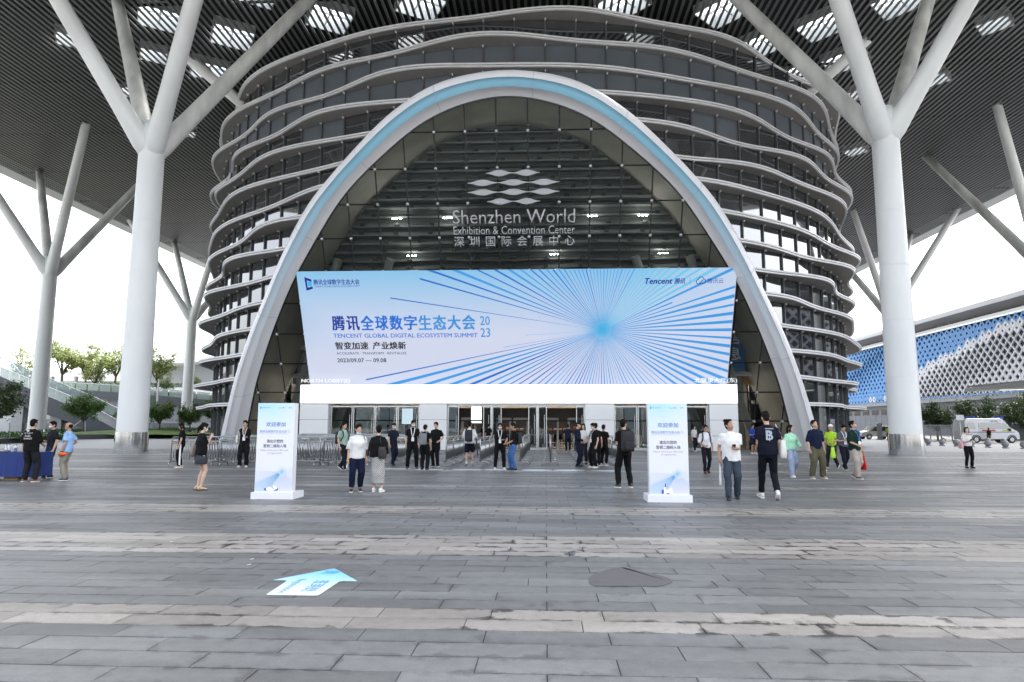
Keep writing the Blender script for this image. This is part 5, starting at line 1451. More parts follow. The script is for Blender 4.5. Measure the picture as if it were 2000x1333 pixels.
def person(X, Y, phi, H, label, sex='m', hair='short', top=None, bot=None, shoe='1c1c1c', arms=('down', 'down'), legs='stand', head=(0, 0), mask=0, lan=None, skin=0, sole=True, tilt=0., glasses=False, group='people on the plaza', hairm=None, fat=1., vox=None):
    s = H / 1.735
    t = thing('person', label, 'person', (X, Y, 0), PI + R(phi), group)
    rd = random.Random(int(X * 100) + int(Y * 37))
    fem = sex == 'f'
    kx = (.90 if fem else 1.0) * fat; sw = .155 if fem else .178
    sk = SKIN[skin]
    if vox is None: vox = .0135 if Y < 20 else (.017 if Y < 30 else .022)
    Sm = lambda mb: setattr(mb, 'v', [tuple(c * s for c in v) for v in mb.v]) or mb
    tl = math.tan(R(tilt))
    # ---- limbs
    hips = [Vector((.09 * kx, 0, .92)), Vector((-.09 * kx, 0, .92))]
    lg = LEG[legs] if isinstance(legs, str) else legs
    feet = []; knees = []
    for q, sg_ in ((0, 1), (1, -1)):
        fx, fy, fz, fp = lg[q]
        k_, an = ik(hips[q], Vector((sg_ * fx, fy, .085 + fz)), .435, .425, (sg_ * .12, 1, 0))
        feet.append((an, fp)); knees.append(k_)
    sh = [Vector((sw, -.005, 1.372)), Vector((-sw, -.005, 1.372))]; el = []; wr = []
    for q, sg_ in ((0, 1), (1, -1)):
        a = ARM[arms[q]] if isinstance(arms[q], str) else arms[q]
        e, w = ik(sh[q], Vector((sg_ * a[0] * (1 if abs(a[0]) < .2 else kx ** .5), a[1], a[2])), .285, .25, (sg_ * .45, -1, -.25))
        el.append(e); wr.append(w)
    HM = Matrix.Translation((0, .01, 1.50)) @ Matrix.Rotation(R(head[1]), 4, 'Z') @ Matrix.Rotation(R(head[0]), 4, 'X') @ Matrix.Translation((0, 0.01, .105))
    hp = lambda x, y, z: HM @ Vector((x, y, z))
    H3 = HM.to_3x3()
    # ---- body
    b = MB()
    hr = [(-.116, .040, .020, .018), (-.10, .036, .042, .045), (-.065, .016, .060, .072), (-.02, .002, .070, .089), (.03, -.004, .074, .095), (.07, -.008, .069, .088), (.10, -.01, .049, .062), (.116, -.01, .02, .025)]
    b.rings([[hp(rx * math.cos(2 * PI * j / 14), cy + ry * math.sin(2 * PI * j / 14), z) for j in range(14)] for z, cy, rx, ry in hr])
    b.ell(hp(0, .092, -.022), (.014, .018, .026), 8, 5, H3); b.ell(hp(0, .070, -.085), (.03, .022, .025), 8, 5, H3)
    for sg_ in (-1, 1): b.ell(hp(sg_ * .077, -.008, -.012), (.012, .024, .034), 8, 5, H3)
    b.chain([(0, -.02, 1.38), (0, -.005, 1.46), hp(0, -.012, -.05)], [.062, .052, .05], 12)
    b.loftz([(.86, 0, 0, .125 * kx, .08), (.98, 0, 0, .125 * kx, .082), (1.10, 0, 0, .135 * kx, .085), (1.27, 0, 0, .155 * kx, .10), (1.36, 0, 0, .14 * kx, .078), (1.43, 0, -.005, .07, .055)], 14)
    for q in (0, 1):
        sg_ = 1 - 2 * q
        b.chain([Vector((sg_ * .07, 0, 1.375)), sh[q], sh[q].lerp(el[q], .5), el[q], el[q].lerp(wr[q], .4), wr[q]], [.038, .036, .038 * (.9 if fem else 1), .038, .039 * (.9 if fem else 1), .027], 10)
        d = (wr[q] - el[q]).normalized(); ac = Vector((0, 1, 0)) - d * d.y
        if ac.length < .5: ac = Vector((0, 0, 1)) - d * d.z
        ac.normalize(); th = d.cross(ac).normalized()
        if th.x * sg_ > 0: th = -th
        Mh = Matrix((ac, th, d)).transposed()
        b.chain([wr[q] - d * .02, wr[q] + d * .03, wr[q] + d * .095], [.026, (.034, .02), (.036, .017)] if False else [.026, .03, .026], 8)
        b.ell(wr[q] + d * .055, (.042, .019, .055), 10, 6, Mh)
        hips_ = hips[q]; an = feet[q][0]
        if (bot and bot[0] in ('shorts', 'skirt', 'none')) or True:
            b.chain([hips_ + Vector((0, 0, .03)), hips_.lerp(knees[q], .5), knees[q], knees[q].lerp(an, .35) + Vector((0, -.012, 0)), knees[q].lerp(an, .75), an - Vector((0, 0, .03))], [.08, .066, .052, .053, .037, .034], 10)
    # fingers and face go on after the skin is fused
    fx = MB()
    for q in (0, 1):
        sg_ = 1 - 2 * q
        d = (wr[q] - el[q]).normalized(); ac = Vector((0, 1, 0)) - d * d.y
        if ac.length < .5: ac = Vector((0, 0, 1)) - d * d.z
        ac.normalize(); th = d.cross(ac).normalized()
        if th.x * sg_ > 0: th = -th
        for i, (o_, L) in enumerate(((.030, .062), (.011, .072), (-.009, .067), (-.028, .052))):
            p0 = wr[q] + d * .085 + ac * o_; p1 = p0 + d * L * .55 + th * .012; p2 = p1 + d * L * .38 + th * .028
            fx.chain([p0, p1, p2], [.0095, .009, .0075], 6)
        p0 = wr[q] + d * .035 + ac * .030; fx.chain([p0, p0 + d * .03 + ac * .022 + th * .008, p0 + d * .062 + ac * .026 + th * .02], [.012, .0105, .0085], 6)
    fx.k = 3
    for sg_ in (-1, 1): fx.ell(hp(sg_ * .031, .082, .006), (.016, .008, .0085), 8, 5, H3)
    fx.k = 1
    for sg_ in (-1, 1):
        fx.ell(hp(sg_ * .031, .088, .006), (.0085, .005, .0085), 8, 5, H3)
        fx.chain([hp(sg_ * .017, .090, .026), hp(sg_ * .032, .089, .031), hp(sg_ * .048, .078, .025)], .0045, 5)
    fx.k = 2
    if mask != 1: fx.ell(hp(0, .085, -.062), (.023, .009, .008), 8, 5, H3)
    Sm(b); Sm(fx)
    def done_body(me, t=t, fx=fx, sk=sk):
        bm = bmesh.new(); bm.from_mesh(me)
        vv = [bm.verts.new(v) for v in fx.v]
        for f, k in zip(fx.f, fx.m):
            try: nf = bm.faces.new([vv[i] for i in f]); nf.material_index = k; nf.smooth = True
            except ValueError: pass
        bm.to_mesh(me); bm.free()
        me.materials.clear()
        for m in (sk, M_eye, M_lip, M_ew): me.materials.append(m)
        me.polygons.foreach_set('use_smooth', [True] * len(me.polygons))
        obj('body', me, t)
    remesh_later(b, vox * s, done_body)
    def garment(name, mb, m, amp=.012):
        Sm(mb); sd_ = rd.uniform(0, 50)
        def done(me, t=t):
            n = len(me.vertices); co = np.zeros(n * 3); me.vertices.foreach_get('co', co); no = np.zeros(n * 3); me.vertices.foreach_get('normal', no)
            co = co.reshape(-1, 3); no = no.reshape(-1, 3)
            dv = np.array([noise.noise(Vector((x * 8 + sd_, y * 8, z * 6))) * amp + noise.noise(Vector((x * 17, y * 17 + sd_, z * 9))) * amp * .6 for x, y, z in co])
            co = co + no * dv[:, None]; me.vertices.foreach_set('co', co.ravel())
            me.materials.clear(); me.materials.append(m); me.polygons.foreach_set('use_smooth', [True] * len(me.polygons)); me.update()
            obj(name, me, t)
        remesh_later(mb, vox * 1.15 * s, done)
    # ---- top
    if top:
        tc, sl, hem, lo_ = top
        g_ = MB(); k = kx * lo_
        g_.loftz([(hem, 0, 0, .172 * k, .122 * lo_), (hem + .1, 0, 0, .174 * k, .122 * lo_), (1.10, 0, 0, .166 * k, .116 * lo_), (1.26, 0, 0, .182 * k, .126 * lo_), (1.345, 0, -.004, .168 * kx, .112), (1.405, 0, -.008, .125 * kx, .09), (1.44, 0, -.007, .085, .074), (1.462, 0, -.006, .066, .064)], 20)
        for q in (0, 1):
            sg_ = 1 - 2 * q
            P = [Vector((sg_ * .06, -.004, 1.375)), sh[q].lerp(Vector((0, 0, 1.38)), .14), sh[q] + Vector((sg_ * .004, 0, 0)), sh[q].lerp(el[q], .2), sh[q].lerp(el[q], .45)]
            rr_ = [.058, .058, .060, .062, .064 * lo_]
            if sl == 'short': P.append(sh[q].lerp(el[q], .72)); rr_.append(.068 * lo_)
            elif sl == 'elbow': P += [el[q].lerp(sh[q], .08), el[q].lerp(wr[q], .08)]; rr_ += [.066 * lo_, .066 * lo_]
            elif sl == 'long': P += [el[q], el[q].lerp(wr[q], .5), el[q].lerp(wr[q], .95)]; rr_ += [.058 * lo_, .052 * lo_, .045 * lo_]
            g_.chain(P, rr_, 12)
        garment('shirt', g_, tc if not isinstance(tc, str) else fabric(tc))
    # ---- bottom
    kind, bc, wd, zl = bot
    bm_ = bc if not isinstance(bc, str) else fabric(bc)
    g_ = MB()
    if kind in ('trousers', 'shorts'):
        g_.loftz([(.80, 0, 0, .14 * kx, .10), (.87, 0, 0, .168 * kx, .122), (.97, 0, 0, .165 * kx, .115), (1.03, 0, 0, .152 * kx, .105)], 16)
        for q in (0, 1):
            an = feet[q][0]; kn = knees[q]
            P = [hips[q] + Vector((0, 0, .02)), hips[q].lerp(kn, .5), kn]; rr_ = [.098 * fat, .09 * wd, .075 * wd]
            if kind == 'shorts': P[-1] = kn + Vector((0, 0, .03)); rr_[-1] = .088 * wd; rr_[1] = .095 * wd
            else: P += [kn.lerp(an, .5), an + Vector((0, 0, zl))]; rr_ += [.066 * wd, .060 * wd]
            g_.chain(P, rr_, 12)
        garment('shorts' if kind == 'shorts' else 'trousers', g_, bm_, .014)
    elif kind == 'skirt':
        g_.loftz([(zl, 0, .0, .165 * wd, .12 * wd), (zl + (.98 - zl) * .4, 0, 0, .172 * wd, .13 * wd), (.88, 0, 0, .172 * kx, .126), (1.06, 0, 0, .16 * kx, .112)], 20)
        garment('skirt', g_, bm_, .014)
    # ---- shoes
    sm = shoe if not isinstance(shoe, str) else mat('shoe_' + shoe, shoe, .5, var=.15, vscale=10)
    for q in (0, 1):
        an, fp = feet[q]; sg_ = 1 - 2 * q
        Mf = Matrix.Translation(an) @ Matrix.Rotation(R(fp), 4, 'X') @ Matrix.Rotation(R(-8 * sg_), 4, 'Z') @ Matrix.Translation((0, 0, -.085))
        f_ = lambda y, z: Mf @ Vector((0, y, z))
        g_ = MB(); g_.chain([f_(-.075, .05), f_(-.03, .056), f_(.05, .05), f_(.12, .036), f_(.165, .028)], [(.03, .038), (.038, .046), (.042, .036), (.042, .026), (.022, .014)], 12)
        g_.chain([f_(-.03, .05), f_(-.022, .105)], [.040, .042], 10)
        g_.k = 1
        ol = [(-.085, .018), (-.08, .034), (-.03, .04), (.06, .046), (.13, .044), (.17, .026)]
        g_.rings([[Mf @ Vector((x * sx_, y, z)) for sx_, (y, x) in [(1, p) for p in ol] + [(-1, p) for p in ol[::-1]]] for z in (0.0, .024)])
        Sm(g_); g_.build('shoe', [sm, M_sole if sole else M_soled], t, True)
    # ---- hair
    hm = hairm or M_hair; g_ = MB()
    if hair in ('cap', 'hat'):
        cm = fabric('141b2c') if hair == 'cap' else M_vw
        c_ = MB(); rs = []
        for i in range(6):
            a = PI / 2 * i / 5.3; rs.append([hp(.088 * math.cos(a) * math.cos(2 * PI * j / 16), -.008 + .105 * math.cos(a) * math.sin(2 * PI * j / 16), .045 + .095 * math.sin(a)) for j in range(16)])
        c_.rings(rs)
        if hair == 'cap': c_.rings([[hp(.06 * math.cos(2 * PI * j / 12), .10 + .055 * math.sin(2 * PI * j / 12), z) for j in range(12)] for z in (.04, .05)])
        else: c_.rings([[hp(.115 * math.cos(2 * PI * j / 16), -.0 + .14 * math.sin(2 * PI * j / 16), z) for j in range(16)] for z in (.04, .052)])
        Sm(c_); c_.build('cap' if hair == 'cap' else 'hard_hat', cm, t, True)
        g_.ell(hp(0, -.035, .0), (.073, .07, .075), 12, 8, H3)
    elif hair == 'bald':
        g_.ell(hp(0, -.04, .015), (.079, .072, .07), 14, 8, H3)
    else:
        tuft = .0
        g_.ell(hp(0, -.014, .036), (.082, .099, .099), 16, 10, H3); g_.ell(hp(0, -.045, -.012), (.068, .062, .078), 12, 8, H3)
        g_.ell(hp(.02, .045, .088), (.055, .042, .03), 10, 6, H3); g_.ell(hp(-.03, .04, .092), (.045, .045, .03), 10, 6, H3)
        for sg_ in (-1, 1): g_.ell(hp(sg_ * .066, .012, .025), (.018, .035, .05), 8, 6, H3)
        if hair == 'spiky':
            for i in range(9): g_.ell(hp(-.05 + .0125 * i, -.03 - .01 * (i % 3), .125 + .01 * (i % 2)), (.02, .03, .028), 6, 5, H3)
        if hair in ('long', 'bob'):
            L = -.26 if hair == 'long' else -.15
            g_.chain([hp(0, -.055, .04), hp(0, -.07, -.05), hp(0, -.075, L * .6), hp(0, -.065, L)], [(.075, .05), (.085, .04), (.085, .035), (.06, .022)], 12)
            for sg_ in (-1, 1): g_.chain([hp(sg_ * .06, .03, .06), hp(sg_ * .077, .01, -.03), hp(sg_ * .075, -.005, L * .8)], [(.03, .03), (.022, .04), (.018, .03)], 8)
        if hair == 'bun': g_.ell(hp(0, -.11, .055), (.045, .042, .042), 10, 6, H3)
        if hair == 'pony':
            g_.ell(hp(0, -.10, .03), (.03, .03, .03), 8, 5, H3); g_.chain([hp(0, -.10, .03), hp(0, -.14, -.03), hp(0, -.13, -.16)], [.026, .034, .014], 8)
    Sm(g_); g_.build('hair', hm, t, True)
    if mask:
        zz = -.052 if mask == 1 else -.108
        g_ = MB(); g_.ell(hp(0, .050 if mask == 1 else .035, zz), (.062, .052, .043 if mask == 1 else .028), 12, 8, H3)
        for sg_ in (-1, 1): g_.chain([hp(sg_ * .058, .055, zz + .02), hp(sg_ * .079, .0, .0)], .003, 4)
        Sm(g_); g_.build('face_mask', M_mask, t, True)
    if glasses:
        g_ = MB()
        for sg_ in (-1, 1): g_.chain([hp(sg_ * .031 + .021 * math.cos(q), .099, .006 + .016 * math.sin(q)) for q in np.linspace(0, 2 * PI, 9)], .003, 4); g_.chain([hp(sg_ * .052, .097, .008), hp(sg_ * .078, .0, .006)], .003, 4)
        g_.chain([hp(-.01, .101, .008), hp(.01, .101, .008)], .003, 4); Sm(g_); g_.build('glasses', M_eye, t)
    lo_ = top[3] if top else 1
    if lan:
        fy_ = .126 * lo_ + .016; g_ = MB(); lm_ = M_lanb if lan == 'blue' else M_lan
        for sg_ in (-1, 1): g_.chain([(sg_ * .055, -.05, 1.472), (sg_ * .072, .055, 1.445), (sg_ * .055, fy_ * .97, 1.33), (sg_ * .025, fy_, 1.18), (0, fy_ + .004, 1.11)], [(.011, .004)] * 5, 6)
        Sm(g_); g_.build('lanyard', lm_, t)
        g_ = MB(); g_.box((0, fy_ + .008, 1.045), (.095, .006, .135)); Sm(g_); g_.build('badge', M_badge, t)
    info = dict(t=t, s=s, wr=wr, el=el, sh=sh, hp=hp, X=X, Y=Y, rz=PI + R(phi), lo=lo_, kx=kx)
    PEOPLE.append(info)
    return info
def rbox(mb, c, d, e=.35, taper=1.):
    rs = []
    for i, (zz, k) in enumerate(((-.5, .80), (-.44, .95), (-.2, 1), (.2, 1 * taper), (.44, .93 * taper), (.5, .75 * taper))):
        ring = []
        for j in range(20):
            a = 2 * PI * j / 20; ca, sa = math.cos(a), math.sin(a)
            ring.append(Vector((c[0] + d[0] / 2 * k * math.copysign(abs(ca) ** e, ca), c[1] + d[1] / 2 * k * math.copysign(abs(sa) ** e, sa), c[2] + d[2] * zz)))
        rs.append(ring)
    mb.rings(rs); return mb
def held(p, name, label, cat, parts, group=None):
    """something carried: a thing of its own at the carrier's place"""
    t = thing(name, label, cat, (p['X'], p['Y'], 0), p['rz'], group)
    for nm, mb, m in parts:
        mb.v = [tuple(c * p['s'] for c in v) for v in mb.v]; mb.build(nm, m, t, True)
    return t
def backpack(p, label, colr, w=.30, h=.44, group=None):
    m = mat('pack_' + colr, colr, .7, var=.15, vscale=6, bump=.2); y = -.125 * p['lo'] - .085
    b = rbox(MB(), (0, y, 1.17), (w, .16, h)); q = rbox(MB(), (0, y - .085, 1.06), (w * .75, .05, h * .42)); st = MB()
    for sx in (-1, 1): st.chain([(sx * .10, y + .05, 1.36), (sx * .12, -.04, 1.475), (sx * .125, .09, 1.40), (sx * .14, .135 * p['lo'], 1.25), (sx * .175, .05, 1.05), (sx * .13, y + .05, .99)], [(.024, .007)] * 6, 6)
    hd = MB(); hd.chain([(-.03, y + .03, 1.385), (0, y + .03, 1.415), (.03, y + .03, 1.385)], .007, 5)
    return held(p, 'backpack', label, 'backpack', [('pack_body', b, m), ('front_pocket', q, m), ('shoulder_straps', st, m), ('handle', hd, m)], group)
def tote(p, label, colr, side=1, z=.98, d=(.10, .34, .30), shoulder=True, name='shoulder_bag', cat='bag', y=.0, xo=.0):
    m = mat('bag_' + colr, colr, .6, var=.12, vscale=6); b = rbox(MB(), (side * (.27 + xo), y, z), d, .4, .85); st = MB()
    if shoulder:
        for yy in (-.07, .07): st.chain([(side * (.27 + xo), y + yy, z + d[2] * .45), (side * .235, y * .5 + yy * .7, z + d[2] * .45 + .15), (side * .17, 0, 1.475)], .009, 6)
    else:
        w = p['wr'][0 if side > 0 else 1]
        for yy in (-.06, .06): st.chain([(side * (.27 + xo), y + yy, z + d[2] * .45), (w.x, w.y, w.z - .05)], .008, 6)
    return held(p, name, label, cat, [('bag_body', b, m), ('strap', st, m)])
def carrier(p, label, colr, side, d=(.05, .28, .36)):
    w = p['wr'][0 if side > 0 else 1]; m = mat('plastic_' + colr, colr, .45, var=.12, vscale=9, bump=.6, bscale=9)
    b = rbox(MB(), (w.x, w.y, w.z - .17 - d[2] / 2), d, .5, .7); h_ = MB()
    for yy in (-1, 1): h_.chain([(w.x, w.y + yy * d[1] * .22, w.z - .17), (w.x, w.y, w.z - .055)], [(.018, .006), (.010, .006)], 6)
    return held(p, 'carrier_bag', label, 'carrier bag', [('bag_body', b, m), ('handles', h_, m)])
def phone(p, q, label):
    w, e = p['wr'][q], p['el'][q]; d = (w - e).normalized(); c = w + d * .10 + Vector((0, 0, .035))
    b = MB(); b.box(c, (.075, .012, .15), M=Matrix.Rotation(R(-50), 3, 'X')); s_ = MB(); s_.box(c + Vector((0, -.006, .005)), (.066, .003, .136), M=Matrix.Rotation(R(-50), 3, 'X'))
    return held(p, 'phone', label, 'phone', [('case', b, M_blk), ('display', s_, M_pane)])
def chest_print(p, s, x0, x1, z0, z1, m, back=True, **k):
    me = text_mesh(s, w=x1 - x0, h=z1 - z0, m=m, **k); rx, ry = .182 * p['kx'] * p['lo'], .126 * p['lo']
    bm = bmesh.new(); bm.from_mesh(me); bmesh.ops.triangulate(bm, faces=bm.faces[:]); bmesh.ops.subdivide_edges(bm, edges=[e for e in bm.edges if e.calc_length() > .03], cuts=1)
    for v in bm.verts:
        x, z = v.co.x + x0, v.co.y + z0; y = ry * math.sqrt(max(.05, 1 - (x / rx) ** 2)) + .017
        v.co = Vector((-x if back else x, -y if back else y, z)) * p['s'] if back else Vector((-x, y, z)) * p['s']
        if back: v.co.x = x * p['s']
    bm.normal_update(); bm.to_mesh(me); bm.free()
    return obj('print', me, p['t'])

G1 = 'people on the plaza'
P = person
# far left
a = P(-14.06, 18.3, 178, 1.70, 'man seen from behind in black tee with white back lettering by the blue table', top=('0c0c0d', 'elbow', .84, 1.18), bot=('trousers', '1d1f24', 1.25, -.03), shoe='7a4a2a', arms=('hold', 'down'), legs='wide', fat=1.06)
M_prt = mat('print_white_ink', (.72, .72, .72), .6, var=0)
chest_print(a, 'AIR ENJOY', -.13, .13, 1.315, 1.36, M_prt); chest_print(a, 'Studio', -.10, .08, 1.24, 1.30, M_prt, shear=.3); chest_print(a, 'DMARKET', -.14, .12, 1.17, 1.215, M_prt); chest_print(a, '■', -.035, .035, 1.385, 1.42, M_prt)
P(-14.55, 19.75, -30, 1.66, 'masked man in dark top half hidden behind the man with printed tee', top=('17191f', 'short', .88, 1.05), bot=('trousers', '1a2d4c', 1.1, -.03), mask=1, arms=('phone', 'down'))
a = P(-13.38, 18.8, -80, 1.62, 'older man in light blue shirt holding an orange thing by the column', hair='bald', top=('8fb3dc', 'short', .84, 1.12), bot=('trousers', '8d877b', 1.1, -.03), shoe='3a4152', arms=('hip', 'down'), legs='lean', skin=2, fat=1.05)
b = MB(); w = a['wr'][1]; b.chain([(w.x, w.y - .16, w.z - .06), (w.x, w.y - .08, w.z - .06), (w.x, w.y + .06, w.z - .06), (w.x, w.y + .10, w.z - .06)], [.025, .05, .045, .02], 10); held(a, 'folded_umbrella', 'short orange folded umbrella in the hand of the man in light blue', 'umbrella', [('folded_cloth', b, mat('orange_cloth', (.75, .12, .015), .6, var=.2, vscale=20))])
b = MB(); b.chain([(w.x + .03 * math.cos(q), w.y + .03 * math.sin(q), w.z + .02) for q in np.linspace(0, 6.28, 9)], .012, 6); held(a, 'wrist_watch', 'black watch on the wrist of the man in light blue', 'watch', [('strap', b, M_blk)])
a = P(-32.7, 51.5, 160, 1.66, 'person in black walking away beside the near left column', top=('101013', 'short', .86, 1.05), bot=('shorts', '131318', 1.0, 0), legs='walk', arms=('fwd', 'back'))
tote(a, 'pale pink strap bag on the person walking by the near left column', 'c9a7a2', 1, 1.2, (.1, .2, .22))
P(-27.7, 46.5, 20, 1.72, 'man in dark polo with red badge reading behind the barriers at left', top=('1b2233', 'short', .86, 1.05), bot=('trousers', '111217', 1.05, -.03), lan='white', arms=('phone', 'phone'), head=(-14, 0))
a = P(-13.4, 24.9, -75, 1.63, 'woman in black tracksuit with white side stripe leaning at the barriers', sex='f', hair='bob', top=('0d0d10', 'short', .84, 1.1), bot=('trousers', '0c0c0f', 1.1, -.02), shoe='c9bda8', arms=('front', 'down'), head=(-12, 0))
b = MB(); b.rings([[Vector((-.175 - dx, y, z)) for y in (-.03, .03)] + [Vector((-.16 - dx, y, z)) for y in (.03, -.03)] for z, dx in ((.12, -.0), (.45, .012), (.75, .018), (.92, .005))]); b.v = [tuple(c * a['s'] for c in v) for v in b.v]; b.build('side_stripe', M_lan, a['t'])
a = P(-8.25, 16.25, 138, 1.60, 'woman in black top and grey mini skirt with a taupe shoulder bag', sex='f', hair='pony', top=('0e0e10', 'short', .89, 1.14), bot=('skirt', '3a3c45', 1.12, .66), shoe='c6a98d', arms=((.06, .19, 1.33), (.04, .20, 1.18)), mask=1, head=(-10, 0), legs='close', skin=1, sole=False)
tote(a, 'taupe trapezoid bag on the shoulder of the woman in the mini skirt', '7d7268', -1, 1.0, (.12, .36, .30))
a = P(-11.3, 25.5, 10, 1.75, 'young man in black tee with lanyard, hand at chin, by the arch foot', top=('0e0e10', 'short', .88, 1.08), bot=('trousers', '0e0e11', 1.2, -.03), shoe='b9b4aa', arms=('cross', 'chin'), lan='white', head=(-8, 0), legs='lean')
tote(a, 'white cloth tote hanging beside the young man at the arch foot', 'd8d5cf', 1, 1.02, (.08, .24, .30))
# centre left
a = P(-7.1, 24.0, 60, 1.67, 'man walking with a dark backpack, half hidden behind the woman in white', top=('8fa89a', 'short', .88, 1.05), bot=('trousers', '14151b', 1.05, -.02), legs='walk', arms=('down', 'fwd'))
backpack(a, 'bulky black backpack on the walking man behind the woman in white', '14171c', .32, .46)
a = P(-4.42, 16.1, 18, 1.57, 'woman in loose white tee and navy trousers holding a bottle and phone', sex='f', hair='pony', top=('d9d8d6', 'elbow', .84, 1.24), bot=('trousers', '101830', 1.18, .05), shoe='23222a', arms=('down', 'down'), mask=2, head=(-2, 20), legs='lean', skin=0, fat=1.12)
w = a['wr'][0]
b = MB(); b.chain([(w.x + .01, w.y, w.z - .10), (w.x + .01, w.y, w.z - .25), (w.x + .01, w.y, w.z - .30)], [.014, .033, .031], 10); c = MB(); c.cyl((w.x + .01, w.y, w.z - .10), .016, .025, 10)
held(a, 'water_bottle', 'clear water bottle in the hand of the woman in white tee', 'bottle', [('bottle_body', b, M_pet), ('cap', c, M_cap)])
b = MB(); b.box((w.x - .0, w.y + .06, w.z - .10), (.012, .075, .15)); held(a, 'phone', 'phone in a yellow case held by the woman in white tee', 'phone', [('case', b, mat('case_yellow', (.65, .45, .08), .4, var=.2, vscale=30))])
b = MB(); b.chain([(-.13, .03, 1.47), (-.17, .06, 1.35), (-.22, .03, 1.08)], .008, 5); c = rbox(MB(), (-.25, .02, 1.0), (.07, .2, .16)); held(a, 'shoulder_bag', 'small black bag on a thin strap beside the woman in white tee', 'bag', [('bag_body', c, M_blk), ('strap', b, M_blk)])
a = P(-3.92, 16.05, 172, 1.55, 'woman from behind in black jumper and long black and white checked skirt', sex='f', hair='bun', top=('0c0c0e', 'long', .90, 1.28), bot=('skirt', M_check, 1.12, .22), shoe='dcdad6', arms=('hip', 'hold'), head=(0, 25), fat=1.1, skin=1)
rb = rbox(MB(), (.17, -.13, 1.02), (.2, .12, .3)); st = MB(); st.chain([(.15, -.12, 1.17), (.10, -.13, 1.35), (.08, -.04, 1.475)], .01, 5); held(a, 'sling_bag', 'black sling bag on the back of the woman in the checked skirt', 'bag', [('bag_body', rb, M_blk), ('strap', st, M_blk)])
a = P(-6.05, 27.2, 50, 1.66, 'security guard in dark uniform, cap and mask walking by the leftmost lane', hair='cap', top=('131a2b', 'short', .90, 1.02), bot=('trousers', '12182a', 1.05, -.02), shoe='0c0c0e', sole=False, mask=1, arms=('down', 'hold'), legs='step')
b = MB(); b.box((-.20, .0, 1.25), (.006, .05, .06)); b.v = [tuple(c * a['s'] for c in v) for v in b.v]; b.build('arm_patch', M_red, a['t'])
P(-4.87, 25.1, 12, 1.76, 'tall masked man in black with white lanyard beside the grey backpack', top=('0c0c0e', 'short', .88, 1.05), bot=('trousers', '0c0c0f', 1.15, -.03), shoe='4a2f22', sole=False, mask=1, lan='white', head=(-10, 18), legs='wide')
a = P(-4.32, 24.5, 170, 1.60, 'man in black from behind wearing a grey backpack near the barriers', top=('0d0d0f', 'short', .88, 1.05), bot=('trousers', '0d0d10', 1.2, -.03), shoe='0d0d0e', sole=False, arms=('down', 'hold'), head=(-12, 0))
backpack(a, 'heather grey backpack on the man beside the tall masked man', '6f7276', .29, .44)
P(-4.2, 26.3, -20, 1.70, 'man in black tee partly hidden behind the man with grey backpack', top=('0d0d0f', 'short', .88, 1.05), bot=('trousers', '0d0d10', 1.1, -.03), arms=('hold', 'hip'))
a = P(-3.06, 27.6, 176, 1.73, 'man in white tee and navy shorts walking in with a black backpack', top=('d6d6d6', 'elbow', .86, 1.12), bot=('shorts', '15172a', 1.1, 0), shoe='d8d3d0', arms=('hold', 'hold'), legs='step', fat=1.08)
backpack(a, 'smooth black backpack on the man in white tee and shorts', '1b1c26', .30, .46)
b = MB(); b.chain([(.27, -.02, 1.15), (.29, -.06, .95), (.36, -.16, .45), (.38, -.19, .30)], [.014, .03, .022, .006], 8); held(a, 'closed_umbrella', 'long black closed umbrella hanging beside the man in shorts', 'umbrella', [('folded_cloth', b, M_blk)])
P(-3.6, 43.2, 150, 1.72, 'person in black standing at the left open doors', top=('0e0e11', 'short', .88, 1.05), bot=('trousers', '0e0e11', 1.05, -.03))
P(-1.67, 25.0, 5, 1.66, 'masked man in black polo with lanyard between two queue lanes', top=('0b0b0d', 'short', .86, 1.1), bot=('trousers', '0b0b0e', 1.12, -.02), shoe='d2cfc9', mask=1, lan='white', glasses=True, arms=('cross', 'hip'), legs='wide', fat=1.05)
a = P(-1.16, 24.5, -70, 1.66, 'man in black tee and blue jeans turning to the masked man', top=('0c0c0e', 'short', .90, 1.05), bot=('trousers', '3d5f92', 1.08, -.03), shoe='0d0d0e', sole=False, arms=('down', 'front'), legs='lean', skin=2)
backpack(a, 'dark green backpack on the man in blue jeans', '10211f', .28, .42)
# doors
for x, y, ph, hh, lb, sx, hr, kw in ((.05, 51.5, 10, 1.68, 'staff man with white badge inside the right open doors', 'm', 'short', dict(lan='white')), (.75, 51.8, 190, 1.66, 'man in black from behind at the right security table', 'm', 'short', {}),
        (-1.25, 50.8, 80, 1.7, 'dark clothed guard by the left security table', 'm', 'short', {}), (-.4, 51.0, -60, 1.68, 'person in grey shirt at the centre door post inside', 'm', 'short', dict(top=('6a6f75', 'short', .9, 1.05))),
        (-2.9, 51.6, 30, 1.66, 'staff in black beyond the left metal detectors', 'm', 'short', {})):
    k = dict(top=('0e0e11', 'short', .88, 1.05), bot=('trousers', '0e0e12', 1.08, -.02), group='people inside the lobby'); k.update(kw)
    P(x, y, ph, hh, lb, sx, hr, arms=('hold', 'down'), **k)
for x, y, ph, lb, tp in ((-5.9, 49.2, 165, 'person in white shirt at the far left metal detector', 'c9c9cc'), (-4.6, 50.6, 20, 'person in navy standing between the left metal detectors inside', '161d33'), (2.1, 50.9, -30, 'person in dark red top by the right edge of the open doors inside', '6a1c1c'), (-6.1, 52.6, 200, 'person in black deep in the lobby behind the left open doors', '0e0e11'), (-11.6, 50.2, 150, 'person in grey behind the left closed glass doors', '5c6068')):
    P(x, y, ph, 1.67, lb, top=(tp, 'short', .88, 1.05), bot=('trousers', '121318', 1.05, -.02), group='people inside the lobby', arms=('hold', 'down'), legs='step')
